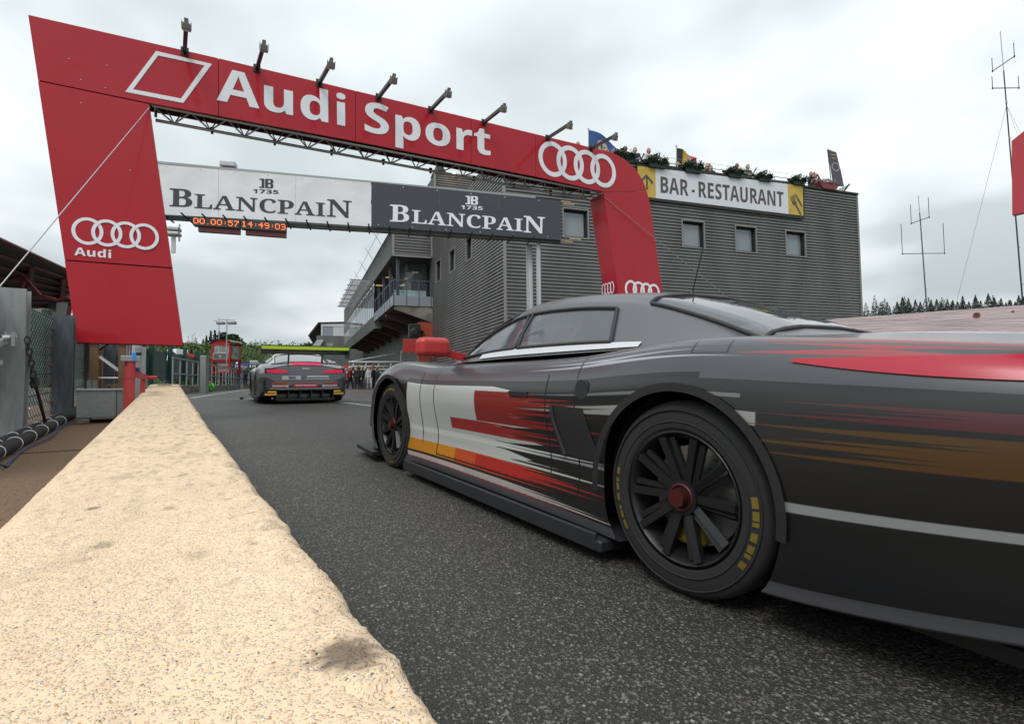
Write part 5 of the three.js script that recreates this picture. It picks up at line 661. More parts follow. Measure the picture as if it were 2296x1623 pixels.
{ // pipes, cable, box
  const pipe = (name, label, l, h, r) => { const t = thing(name, label, 'pipe', TRK, [l, h, -4]); part(t, 'pipe', follow(new THREE.CylinderGeometry(r, r, 7.2, 14, 16).rotateX(Math.PI / 2).translate(l, h, -4.25)), mat.rubber); for (let s = 2.8; s < 6.2; s += .42) part(t, 'cable_tie', follow(new THREE.TorusGeometry(r + .001, .0028, 6, 18).translate(l, h, -s)), mat.vinyl); };
  pipe('conduit', 'black conduit pipe on the walkway nearer to the wall', -.80, .295, .040); pipe('conduit', 'black conduit pipe on the walkway nearer to the fence posts', -.885, .29, .036);
  solo('blue_cable', 'thin blue cable lying beside the black pipes', 'cable', [curveTube([[-.95, .95, -3.6], [-.86, .40, -3.75], [-.76, .30, -3.78], [-.70, .262, -3.72], [-.71, .262, -3.9], [-.735, .27, -4.4], [-.70, .275, -5], [-.735, .285, -5.6], [-.72, .29, -6.2]].map(([x, y, z]) => [x, y + gr(-z), z]), .006, 80, 6)], M([.02, .05, .16], .5), TRK, [-.74, .3, -4.4]);
  const t = thing('tread_plate_box', 'grey metal tread plate ballast box under the left arch leg', 'box', TRK, [-.56, .25 + gr(6.2), -6.2]);
  const f = (x, y) => { const r = tkz((180 + x / 6.243) / 1.2544, (940 + y / 6.243) / 1.2544, -6.2); return r; };
  function tkz(px, py, z) { const fr = TRK, d = loc(fr, ray(px, py)), o = loc(fr, V(0, EYE, 0)), k = (z - o.z) / d.z; return [o.x + d.x * k, o.y + d.y * k]; }
  const a = f(205, 1480), b = f(1005, 990), x0 = a[0], x1 = b[0] + .05, y0 = a[1], y1 = f(205, 990)[1];
  part(t, 'body', rbox(x1 - x0, y1 - y0, .5, .008, (x0 + x1) / 2, (y0 + y1) / 2, -6.45), mat.galv); part(t, 'lid', rbox(x1 - x0 + .02, .022, .53, .006, (x0 + x1) / 2, y1 + .005, -6.45), mat.galv);
  const treads = []; for (let i = 0; i < 26; i++) for (let j = 0; j < 11; j++) treads.push(box(.026, .006, .004, x0 + .018 + i * (x1 - x0 - .03) / 25, y0 + .025 + j * (y1 - y0 - .05) / 10, -6.199).applyMatrix4(new THREE.Matrix4())); tag(part(t, 'tread_pattern', treads.map((g, i) => { g.computeBoundingBox(); const c = g.boundingBox.getCenter(V(0, 0, 0)); return g.translate(-c.x, -c.y, -c.z).rotateZ((i % 2 ? 1 : -1) * .8).translate(c.x, c.y, c.z); }), mat.galv), null, null, null, 'stuff');
  part(t, 'seam', span(x0 + .29, x0 + .296, y0, y1, -6.2, -6.194), mat.darkmetal); for (const x of [x0 + .05, x1 - .05]) part(t, 'foot', span(x - .045, x + .045, y0 - .05, y0 - .003, -6.34, -6.2), mat.slab);
  const hk = f(790, 950); part(t, 'hook', [new THREE.TorusGeometry(.022, .007, 6, 14, 4.4).translate(hk[0] - .02, y1 + .03, -6.4), new THREE.TorusGeometry(.022, .007, 6, 14, 4.4).translate(hk[0] + .03, y1 + .03, -6.4)], mat.rust);
  // red barrier post with arm
  const zP = -6.0, g = (x, y, z = zP) => [...tkz((180 + x / 6.243) / 1.2544, (940 + y / 6.243) / 1.2544, z), z]; const p0 = g(1125, 1400), p1 = g(1142, 770), p2 = g(1147, 475), r = (g(1240, 900)[0] - g(1025, 900)[0]) / 2 * .97;
  const bt = thing('barrier_post', 'red cylindrical barrier post with blue tape on top beside the wall', 'post', TRK, [p0[0], .2 + gr(6), zP]);
  part(bt, 'lower_tube', tube([p1[0], p0[1] - .1, zP], p1, r, 28), M([.42, .045, .05], .55)); part(bt, 'upper_tube', tube([p1[0] + .004, p1[1] + .004, zP], [p1[0] + .004, p2[1], zP], r * .92, 28), M([.42, .045, .05], .55)); part(bt, 'collar', new THREE.CylinderGeometry(r * 1.02, r * 1.02, .02, 28).translate(p1[0], p1[1] - .006, zP), M([.36, .035, .04], .5));
  const hd = g(1140, 440); part(bt, 'clamp_head', rbox(.15, .055, .1, .008, hd[0] + .01, hd[1] + .005, zP), mat.galv); const tp = g(1228, 400); part(bt, 'blue_tape', rbox(.03, .085, .11, .006, tp[0], tp[1], zP), M([.05, .28, .72], .6)); part(bt, 'grip', rbox(.05, .03, .03, .006, tp[0] + .03, tp[1] + .03, zP), mat.black);
  const a0 = g(1245, 700, -6.0), a1 = g(1440, 760, -7.2), a2 = g(1378, 770, -7.0), at_ = thing('folding_barrier', 'red folding bar reaching right behind the barrier post', 'barrier', TRK, [a1[0], a1[1], a1[2]]);
  part(at_, 'arm', [bar(a0, a1, .035, .05), bar([a0[0], a0[1] + .06, a0[2]], [a1[0] - .02, a1[1] + .02, a1[2]], .012, .012)], M([.40, .04, .045], .5)); part(at_, 'tip', tube(a1, [a1[0] + .1, a1[1] + .002, a1[2]], .02, 10), M([.45, .02, .03], .5)); part(at_, 'leg', bar([a2[0], a2[1], a2[2]], [a2[0], a2[1] - .55, a2[2]], .045, .045), M([.40, .04, .045], .5)); const bl = g(1255, 625, -6.1); part(at_, 'blue_grip', rbox(.06, .05, .05, .012, ...bl), M([.02, .05, .18], .5));
  const s0 = [...tkz(1318 / 6.243 / 1.2544 + 143.5, (940 + 230 / 6.243) / 1.2544, -8.5)], sc = thing('grey_column', 'wide pale grey steel column behind the barrier post', 'column', TRK, [s0[0], .2, -8.5]); const c1_ = g(1240, 225, -8.5), c2_ = g(1420, 1030, -8.5); part(sc, 'flange', rbox(c2_[0] - c1_[0], 1.3, .02, .004, (c1_[0] + c2_[0]) / 2, c1_[1] - .65, -8.5), mat.galv); part(sc, 'web', span((c1_[0] + c2_[0]) / 2 - .01, (c1_[0] + c2_[0]) / 2 + .01, c1_[1] - 1.3, c1_[1], -8.7, -8.51), mat.galv); part(sc, 'ridge', span(c1_[0] + .05, c1_[0] + .06, c1_[1] - 1.3, c1_[1], -8.489, -8.475), mat.galv);
}
// ------------------------------------------------------------------ race track beyond: barrier, grandstand
{
  const t = thing('track_barrier', 'low white barrier on the far side of the race track', 'barrier', TRK, [-14, 0, -30]); for (let s = 0; s < 100; s += 4) part(t, 'block', follow(new THREE.BoxGeometry(.4, .95, 3.97, 1, 1, 3).translate(-14, .47, -s - 2)), mat.white);
  solo('grass_verge', null, null, follow(new THREE.BoxGeometry(2.4, .03, 100, 1, 1, 60).translate(-15.4, .02, -50)), mat.grass, TRK, [-15, 0, -40]).userData.kind = 'structure';
  const gs = thing('grandstand', 'dark red steel grandstand roof behind the fence at the left edge', 'grandstand', WORLD, at(20, 800, 32));
  const a = V(...at(-90, 500, 20)), b = V(...at(190, 626, 38)), c = V(...at(190, 683, 47)), d = V(...at(-90, 697, 30)), Q = (u, v) => a.clone().lerp(b, u).lerp(d.clone().lerp(c, u), v).toArray();
  part(gs, 'roof', [grid(2, 8, (u, v) => Q(u, v)), grid(2, 8, (u, v) => { const p = Q(u, v); return [p[0], p[1] + .12, p[2]]; })], mat.roofdark); part(gs, 'eaves', bar(Q(0, 0), Q(1, 0), .3, .12), mat.maroon);
  for (let k = 1; k < 8; k++) part(gs, 'purlin', bar(...[0, 1].map((u) => { const p = Q(u, k / 7.2); return [p[0], p[1] - .12, p[2]]; }), .16, .1), mat.maroon);
  for (const u of [.12, .42, .72]) { const p = Q(u, .12), q = Q(u, .95); part(gs, 'rafter', bar([p[0], p[1] - .2, p[2]], [q[0], q[1] - .2, q[2]], .28, .16), mat.maroon); }
  const z = 29, T = (x, y) => at(x / 2.319 / 1.2544, (640 + y / 2.319) / 1.2544, z), red = M([.15, .016, .02], .6);
  for (const [x0, y0, x1, y1] of [[20, 350, 150, 320], [150, 320, 260, 445], [260, 445, 370, 475], [370, 475, 445, 452], [150, 320, 135, 415], [430, 640, 455, 510]]) part(gs, 'strut', tube(T(x0, y0), T(x1, y1), .1, 8), red);
  part(gs, 'seating', [0, 1, 2, 3].map((k) => bar(at(-90, 735 - k * 11, 34 + k), at(170, 748 - k * 8, 44 + k), .4, .9)), M([.03, .035, .03], .9)); part(gs, 'column', [tube(at(110, 690, 40), at(110, 860, 40), .18, 8), tube(at(20, 690, 35), at(20, 860, 35), .18, 8)], red);
  const rt = at(104, 682, 40); part(gs, 'grey_box', box(2, 1.3, 1, rt[0] + .2, rt[1] - .5, rt[2]), mat.trim);
}
// ------------------------------------------------------------------ pit exit railing, kerb and green fence on the left of the road
const R0 = [-15.9, -25], R1 = [-26.6, -52.5], RL = Math.hypot(R1[0] - R0[0], R1[1] - R0[1]), RAIL = { p: [R0[0], 0, R0[1]], rot: Math.atan2(-(R1[1] - R0[1]), R1[0] - R0[0]) };   // x runs along the railing, away from the camera
const rg = (x) => gxz(lerp(R0[0], R1[0], x / RL), lerp(R0[1], R1[1], x / RL)) + .02;
{
  const k = thing('road_kerb', 'low beige concrete kerb wall under the grey pit exit railing', 'kerb', RAIL, [0, rg(0), 0]); for (let x = -14; x < RL + 6; x += 3.3) if (Math.abs(x - 19) > 1.7) part(k, 'kerb_block', rbox(3.26, .5, .3, .02, x + 1.65, rg(x + 1.6) + .12, 0), mat.kerb); 
  const t = thing('pit_railing', 'grey metal handrail with upright bars along the pit exit kerb', 'railing', RAIL, [0, rg(0), 0]), X0 = -2.6;
  const top = (x) => rg(x) + 1.62, mid = (x) => rg(x) + .92;
  for (const [a, b] of [[X0, 19.2], [19.9, RL + 4]]) { part(t, 'top_rail', bar([a, top(a), .05], [b, top(b), .05], .07, .07), mat.galv); part(t, 'mid_rail', bar([a, mid(a), .05], [b, mid(b), .05], .06, .06), mat.galv); }
  for (let x = X0 + .05, i = 0; x < RL + 4; x += x < 20 ? 1.36 : .74, i++) part(t, 'upright', bar([x, rg(x) + .3, .05], [x, top(x), .05], .075, .05), mat.galv);
  const f = thing('green_fence', 'green screened fence with dark green posts behind the pit exit railing', 'fence', RAIL, [0, rg(0), -2.2]), z = -2.4, ft = (x) => rg(x) + 2.55;
  for (let x = -16, i = 0; x < RL + 8; x += 3.9, i++) { part(f, 'screen', grid(6, 6, (u, v) => { const X = x + 3.85 * u; return [X, lerp(rg(X) + .75, ft(X) - .15 + .12 * Math.sin(X * 3) * v, v), z + .05 * Math.sin(X * 4 + v * 3)]; }), mat.greencloth); part(f, 'post', rbox(.24, 2.9, .2, .02, x, rg(x) + 1.45, z + .16), mat.greenpost); for (const h of [.8, 1.3, 1.8, 2.3]) part(f, 'wire', tube([x, rg(x) + h, z + .1], [x + 3.9, rg(x + 3.9) + h, z + .1], .012, 5), mat.wire); }
  const gp = at(458, 815, 26); solo('grey_post', 'tall grey steel post standing in the pit exit railing', 'post', rbox(.3, 3, .3, .02, gp[0], gp[1] - 1.1, gp[2]), mat.galv, WORLD, [gp[0], gp[1] - 2.6, gp[2]]);
}
// ------------------------------------------------------------------ marshal cabin, floodlight masts, boards, truck
{
  const cz = 41, k = (x, y) => [(420 + x / 6.243) / 1.2544, (860 + y / 6.243) / 1.2544], q = (x, y, z = cz) => at(...k(x, y), z);
  const a = q(1078, 1180), b = q(1412, 640), w = b[0] - a[0], h = b[1] - a[1], x0 = a[0], y0 = a[1], z0 = -cz, D = 1.6;
  const t = thing('marshal_cabin', 'red marshal cabin on legs with big window and grey sign', 'cabin', WORLD, [x0 + w / 2, gxz(x0, -cz), z0]);
  const yy = (py) => lerp(b[1], y0, (py - 640) / 540), xx = (px) => lerp(x0, x0 + w, (px - 1078) / 334), bx = (l, r, t0, b0, d0, d1, m, n) => part(t, n, span(xx(l), xx(r), yy(b0), yy(t0), z0 + d0, z0 + d1), m);
  for (const [l, r] of [[1078, 1112], [1390, 1420]]) { bx(l, r, 640, 1180, -.15, 0, mat.cabin, 'corner_post'); bx(l, r, 640, 1180, -D, -D + .15, mat.cabin, 'corner_post'); }
  bx(1078, 1420, 650, 690, -.14, .01, mat.cabin, 'crossbar'); bx(1078, 1420, 935, 975, -D, .01, mat.cabin, 'crossbar'); bx(1078, 1420, 1150, 1185, -D, .01, mat.cabin, 'floor'); bx(1112, 1390, 1055, 1075, -.1, 0, mat.cabin, 'crossbar'); bx(1078, 1420, 650, 690, -D, -D + .1, mat.cabin, 'crossbar');
  bx(1112, 1390, 690, 830, -.06, -.05, mat.glass, 'window'); bx(1112, 1390, 690, 830, -D + .05, -D + .06, mat.glass, 'window'); bx(1115, 1385, 828, 935, -.02, .05, M([.5, .5, .5], .5), 'sign_frame'); bx(1124, 1376, 838, 925, .052, .06, M([.10, .115, .12], .6), 'sign'); bx(1215, 1275, 878, 887, .062, .066, mat.vinyl, 'sign_print'); bx(1240, 1256, 903, 912, .062, .066, mat.vinyl, 'sign_print');
  bx(1170, 1370, 990, 1060, -.3, -.2, M([.5, .45, .47], .7), 'white_panel'); bx(1170, 1370, 1072, 1155, -.3, -.2, M([.5, .45, .47], .7), 'white_panel'); bx(1150, 1290, 805, 828, -.9, -.3, M([.5, .4, .05], .7), 'yellow_cover'); bx(1420, 1425, 690, 935, -D + .2, -.2, mat.glass, 'window');
  part(t, 'roof', grid(10, 1, (u, v) => [lerp(x0 - .12, x0 + w + .18, u), b[1] + .06 + .18 * Math.sin(u * Math.PI), z0 + lerp(.15, -D - .1, v)]), M([.36, .33, .26], .8)); part(t, 'gable', poly([[x0, b[1] - .03], [x0 + w, b[1] - .03], [x0 + w, b[1] + .05], [x0 + w / 2, b[1] + .2], [x0, b[1] + .05]], z0 - .1, z0), mat.cabin);
  for (const [l, d] of [[1215, -.3], [1290, -.5], [1380, -1.2]]) part(t, 'leg', span(xx(l) - .07, xx(l) + .07, gxz(x0, -cz) - .1, y0, z0 + d - .1, z0 + d), mat.maroon);
  const mast = (name, label, px, top, lamps, z = cz - 1) => { const p = q(px, top, z), g0 = gxz(p[0], -z), m = thing(name, label, 'floodlight mast', WORLD, [p[0], g0, -z], 'floodlight masts by the marshal cabin'); part(m, 'pole', tube([p[0], g0, -z], p, .05, 8, .035), mat.alu); part(m, 'crossbar', bar([p[0] + lamps[0], p[1] - .02, -z], [p[0] + lamps[1], p[1] - .12, -z], .05), mat.alu); for (const o of lamps.slice(2)) { part(m, 'lamp_head', rbox(.55, .2, .4, .04, p[0] + o, p[1] - .32, -z + .1).rotateX(0), mat.galv); part(m, 'lamp_glass', box(.46, .02, .32, p[0] + o, p[1] - .43, -z + .1), mat.vinyl); } };
  mast('floodlight_mast', 'thin mast with floodlights standing in front of the red cabin', 1358, 232, [-.75, .65, -.42, .45]); mast('floodlight_mast', 'thin mast with a plain crossbar left behind the red cabin', 1220, 255, [-.5, .1], cz + 4);
  const fl = q(962, 890, 38); { const t2 = thing('red_flag_board', 'bright red sheet and ladder frame left of the marshal cabin', 'signal board', WORLD, fl); part(t2, 'sheet', poly([q(912, 855), q(1070, 895), q(1068, 938), q(915, 890)].map((p) => [p[0], p[1]]), -cz + 2, -cz + 2.04), M([.62, .015, .01], .5)); part(t2, 'frame', [span(q(935, 0)[0], q(945, 0)[0], q(0, 1075)[1], q(0, 900)[1], -cz + 1.9, -cz + 2), span(q(995, 0)[0], q(1003, 0)[0], q(0, 1075)[1], q(0, 930)[1], -cz + 1.9, -cz + 2), ...[0, 1, 2, 3].map((i) => span(q(935, 0)[0], q(1003, 0)[0], q(0, 945 + i * 40)[1] - .08, q(0, 945 + i * 40)[1] + .06, -cz + 1.92, -cz + 1.98))], mat.cabin); }
  const dk = (n, l, cat, x1, y1, x2, y2, z, m, d = .3) => { const p = q(x1, y2, z), r = q(x2, y1, z); return solo(n, l, cat, span(p[0], r[0], p[1], r[1], -z - d, -z), m, WORLD, [(p[0] + r[0]) / 2, p[1], -z]); };
  { const p = q(470, 1010, 70), r = q(775, 925, 70), t2 = thing('dark_screen', 'dark grey screen panel above the green fence', 'screen', WORLD, [(p[0] + r[0]) / 2, p[1], -70]); part(t2, 'panel', rbox(r[0] - p[0], r[1] - p[1], .2, .03, (p[0] + r[0]) / 2, (p[1] + r[1]) / 2, -70), M([.075, .08, .085], .6)); part(t2, 'post', [span(p[0] + .3, p[0] + .5, p[1] - 3, p[1], -70.1, -69.95), span(r[0] - .5, r[0] - .3, p[1] - 3, p[1], -70.1, -69.95)], mat.darkmetal); part(t2, 'pole', tube([r[0], r[1] - 3, -70], [r[0], r[1], -70], .06, 6), mat.steel); }
  { // far black board with white lettering
    const z = 62, p = q(1340, 1100, z), r = q(1890, 972, z), t2 = thing('far_banner', 'distant black board with white lettering above the pit exit', 'banner', WORLD, [r[0], p[1], -z]); const H = r[1] - p[1]; part(t2, 'panel', span(p[0], r[0] + .9, p[1], r[1], -z - .15, -z), mat.blackboard); const m = q(1700, 1080, z), e = q(1873, 1080, z); part(t2, 'lettering', txt('BLANCPAIN', 'serif_bold', [e[0] - 4.4, p[1] + H * .16], [e[0], p[1] + H * .16], [e[0] - 4.4, p[1] + H * .50], -z + .01, .02), mat.vinyl); part(t2, 'emblem', [span(e[0] - 2.45, e[0] - 2.2, p[1] + H * .66, p[1] + H * .9, -z + .01, -z + .03), span(e[0] - 2.15, e[0] - 1.95, p[1] + H * .66, p[1] + H * .95, -z + .01, -z + .03)], mat.vinyl); part(t2, 'post', [span(p[0], p[0] + .2, p[1] - 4, p[1], -z - .15, -z), span(r[0], r[0] + .2, p[1] - 4, p[1], -z - .15, -z)], mat.darkmetal); }
  { const z = 66, p = at(604, 870, z), r = at(655, 812, z), t2 = thing('white_pavilion', 'long white pavilion with pitched roof behind the grey race car', 'pavilion', WORLD, [p[0], gxz(p[0], -z), -z]); part(t2, 'wall', span(p[0] - 1, r[0] + 4, p[1] - 1, r[1] - .2, -z - 5, -z), mat.white); part(t2, 'roof', [poly([[p[0] - 1.2, r[1] - .2], [r[0] + 4.2, r[1] - .2], [r[0] + 3, r[1] + .5], [p[0], r[1] + .5]], -z - 5, -z + .2), poly([[r[0] - 1.6, r[1] + .5], [r[0] + .5, r[1] + .5], [r[0] - .5, r[1] + 1.6]], -z - .5, -z + .25)], M([.5, .5, .51], .7)); for (let i = 0; i < 6; i++) part(t2, 'panel_joint', span(p[0] + i * 1.4, p[0] + i * 1.4 + .06, p[1], r[1] - .22, -z, -z + .03), mat.trim); }
  { // truck on a ramp
    const z = 75, t2 = thing('white_truck', 'small white box truck parked on a raised white ramp', 'truck', WORLD, q(380, 850, z)), c = (x1, y1, x2, y2, d0, d1, n, m) => { const p = q(x1, y2, z), r = q(x2, y1, z); part(t2, n, rbox(r[0] - p[0], r[1] - p[1], d1 - d0, .08, (p[0] + r[0]) / 2, (p[1] + r[1]) / 2, -z + (d0 + d1) / 2), m); };
    c(395, 755, 455, 850, -3, -.2, 'cargo_box', mat.vinyl); c(318, 762, 395, 845, -2, .2, 'cab', mat.vinyl); c(325, 785, 388, 812, .15, .24, 'windscreen', mat.pane); c(322, 822, 392, 838, .12, .26, 'bumper', mat.black); for (const x of [338, 380]) c(x - 10, 838, x + 10, 856, -.3, .22, 'wheel', mat.rubber); c(258, 812, 320, 826, -.2, .1, 'mirror_bar', mat.darkmetal);
    const a1 = thing('loading_ramp', 'tilted white ramp panel under the white truck', 'ramp', WORLD, q(380, 960, z - 2)), P2 = [q(300, 868, z), q(430, 860, z), q(468, 982, z - 6), q(330, 975, z - 6)]; part(a1, 'deck', grid(1, 1, (u, v) => { const m = (a, b, f) => a.map((k2, i) => lerp(k2, b[i], f)); return m(m(P2[0], P2[1], u), m(P2[3], P2[2], u), v); }), M([.5, .5, .53], .5)); part(a1, 'edge', [bar(P2[1], P2[2], .3, .2), bar(P2[0], P2[3], .2, .2), bar(P2[3], P2[2], .3, .2)], mat.vinyl); }
  { // blue topped stand with people and blue barrels
    const z = 50, p = q(1552, 1215, z), r = q(1740, 1035, z), t2 = thing('blue_stand', 'white pit stand with blue header panel by the railing', 'stand', WORLD, [p[0], p[1], -z]); part(t2, 'header', rbox(r[0] - p[0], .35, .2, .02, (r[0] + p[0]) / 2, r[1] - .1, -z), M([.03, .10, .42], .5)); part(t2, 'header_print', span(p[0] + .2, r[0] - .5, r[1] - .14, r[1] - .05, -z + .105, -z + .112), mat.vinyl); part(t2, 'frame', [span(p[0], p[0] + .08, p[1] - 1.6, r[1] - .2, -z - .04, -z + .04), span(p[0] + .55, p[0] + .63, p[1] - 1.6, r[1] - .2, -z - .04, -z + .04), span(p[0], p[0] + .6, p[1] + .3, p[1] + .7, -z - .02, -z + .02), span(p[0], p[0] + .6, p[1] + .9, p[1] + 1.0, -z - .02, -z + .02)], mat.vinyl);
    for (const [i, x] of [[0, 1580], [1, 1625], [2, 1655]]) { const b2 = q(x, 1400, z + 1), g0 = gxz(b2[0], -z - 1); solo('blue_barrel', ['blue plastic barrel behind the railing, leftmost of three', 'blue plastic barrel behind the railing, middle of three', 'blue plastic barrel behind the railing, rightmost of three'][i], 'barrel', new THREE.LatheGeometry([[0, 0], [.27, 0], [.3, .05], [.3, .4], [.315, .42], [.315, .46], [.3, .48], [.3, .95], [.27, 1], [0, 1]].map((v) => new THREE.Vector2(...v)), 20).scale(1, 1.25, 1).translate(b2[0], g0, b2[2]), M([.015, .06, .22], .45), WORLD, [b2[0], g0, b2[2]], 'blue barrels'); }
    const v = q(1830, 1180, 44), t3 = thing('grey_hatchback', 'grey car half hidden behind the race car at the pit exit', 'car', WORLD, [v[0], gxz(v[0], -50), -50]); const g0 = gxz(v[0], -50); const pr = [[-1.9, .35], [1.9, .35], [1.95, .8], [1.3, .95], [.6, 1.45], [-.9, 1.5], [-1.7, 1.05], [-1.95, .9]]; part(t3, 'body', poly(pr, -.8, .8).translate(v[0] + 1, g0, -50), M([.12, .13, .13], .35, .3)); part(t3, 'window', poly([[-1.5, 1.03], [1.1, .98], [.55, 1.4], [-.85, 1.44]], .8, .815).translate(v[0] + 1, g0, -50), mat.pane); for (const x of [-1.2, 1.2]) part(t3, 'wheel', new THREE.CylinderGeometry(.33, .33, .22, 20).rotateX(Math.PI / 2).translate(v[0] + 1 + x, g0 + .33, -49.25), mat.rubber); }
  { const p = at(612, 768, 90), t2 = thing('street_lamp', 'thin street lamp standing before the far green trees', 'street lamp', WORLD, [p[0], 0, -90]); const r = at(601, 782, 80); part(t2, 'pole', tube([r[0], .5, -80], r, .07, 6), mat.steel); part(t2, 'lamp_head', rbox(1.3, .12, .4, .05, r[0] + .2, r[1], -80), mat.vinyl); offs.set(t2, [r[0], 0, -80]); }
}
// ------------------------------------------------------------------ right side: painted wall, antenna masts
{
  const t = thing('painted_wall', 'low concrete wall with flaking red and white paint beyond the near race car', 'wall', TRK, [4.5, 0, -2]);
  for (let k = 0; k < 4; k++) { const s0 = -2.4 + k * 2.2; part(t, 'white_band', follow(new THREE.BoxGeometry(.34, .16, 2.19, 1, 1, 4).translate(4.5, 1.12, -s0 - 1.1)), M([.68, .55, .55], .7, 0, { map: tex(noiseCanvas(256, 6, 205, 262, 5), true, .9), bumpMap: rmap(2), bumpScale: .004 })); part(t, 'red_face', follow(new THREE.BoxGeometry(.34, 1.04, 2.19, 1, 1, 4).translate(4.5, .517, -s0 - 1.1)), M([.30, .03, .04], .7, 0, { map: tex(dirt, true, .8) })); }
  for (let k = 0; k < 18; k++) { const s = rr(.0, 1.2), y = rr(1.06, 1.18); part(t, 'paint_flake', follow(new THREE.CircleGeometry(rr(.004, .013), 7).scale(1.6, 1, 1).rotateY(-Math.PI / 2).translate(4.327, y, -s)), M([.22, .06, .06], .8)); }
  const mast = (name, label, z, px0, py0, px1, py1, arms, sc) => { const b = at(px0, py0, z), tp = at(px1, py1, z), m = thing(name, label, 'antenna', WORLD, [b[0], b[1] - 3, b[2]]), at1 = (f) => b.map((v, i) => lerp(v, tp[i], f)); part(m, 'mast', tube([b[0], b[1] - 3, b[2]], at1(.86), .055 * sc, 8, .04 * sc), mat.darkmetal); part(m, 'whip', tube(at1(.86), tp, .03 * sc, 6), mat.steel); for (let k = 1; k < 7; k++) part(m, 'sleeve', new THREE.CylinderGeometry(.075 * sc, .075 * sc, .12, 8).translate(...at1(k * .125)), mat.steel);
    for (const [f, dx0, dz0, dx1, dz1, hh] of arms) { const p = at1(f), a = [p[0] + dx0, p[1], p[2] + dz0], c = [p[0] + dx1, p[1], p[2] + dz1]; part(m, 'crossarm', bar(a, c, .05 * sc), mat.darkmetal); for (const e of [a, c]) part(m, 'dipole', [tube([e[0], e[1] - .1, e[2]], [e[0], e[1] + hh, e[2]], .025 * sc, 6), new THREE.CylinderGeometry(.05 * sc, .05 * sc, .12, 8).translate(...e)], mat.darkmetal); } return [m, at1]; };
  const [m1, f1] = mast('antenna_mast', 'tall thin radio antenna mast with two crossarms at the right edge', 40, 2300, 720, 2244, 70, [[.885, .05, -.95, -.02, .95, 1.1], [.80, -1.0, 0, 1.1, 0, .95]], 1); for (const [x, y] of [[2140, 700], [2330, 430], [2330, 380]]) part(m1, 'guy_wire', tube(f1(.74), at(x, y, x > 2200 ? 36 : 44), .012, 4), mat.steel);
  mast('antenna_mast', 'shorter radio antenna mast with four upright dipoles right of the building', 52, 2083, 720, 2060, 438, [[.80, -.15, -1.0, .1, 1.0, 2.0], [.535, -2.1, 0, 2.2, 0, 3.1]], 1.1);
}
// ------------------------------------------------------------------ trees and hills
function coniferGeo(h, r, n, lf) { return leafCloud(n, () => { const f = rnd() ** 1.25, lay = Math.floor(f * 11) / 11 + rr(0, .05), rad = r * (1 - f) ** 1.1 * (0.45 + .75 * rnd()) * (.75 + .45 * Math.sin(lay * 60) ** 2) + .03, a = rnd() * 6.283; return [Math.cos(a) * rad, h * (.1 + .9 * f) - rad * .35, Math.sin(a) * rad, .3 + 1.0 * (1 - f)]; }, h * (lf ?? .042), .4); }
function broadGeo(h, r, n) { const cl = [...Array(14)].map(() => { const a = rnd() * 6.28, e = rr(-.5, .8), q = Math.sqrt(1 - e * e * .8) * .72; return [Math.cos(a) * q * r, h * .62 + e * h * .30, Math.sin(a) * q * r, rr(.28, .46) * r]; }); return leafCloud(n, (i) => { const c = cl[i % 14], d = V(rr(-1, 1), rr(-1, 1), rr(-1, 1)).normalize().multiplyScalar(c[3] * rr(.65, 1.05)); return [c[0] + d.x, c[1] + d.y * .85, c[2] + d.z]; }, h * .042, .6); }
const trunkM = M([.06, .042, .03], .9);
function tree(name, label, kind, p, h, m, n = 900, rf) { const t = thing(name, label, 'tree', WORLD, p); const g = (kind == 'conifer' ? coniferGeo(h, h * .17, n * 2) : broadGeo(h, h * (rf ?? .34), n * 1.5)).translate(...p); part(t, 'crown', g, m); part(t, 'trunk', [tube(p, [p[0], p[1] + h * .75, p[2]], h * .022, 8, h * .008), ...(kind == 'conifer' ? [] : [0, 1, 2, 3].map((k) => tube([p[0], p[1] + h * .35, p[2]], [p[0] + Math.cos(k * 1.7) * h * .22, p[1] + h * .65, p[2] + Math.sin(k * 1.7) * h * .22], h * .012, 6, h * .004)))], trunkM); return t; }
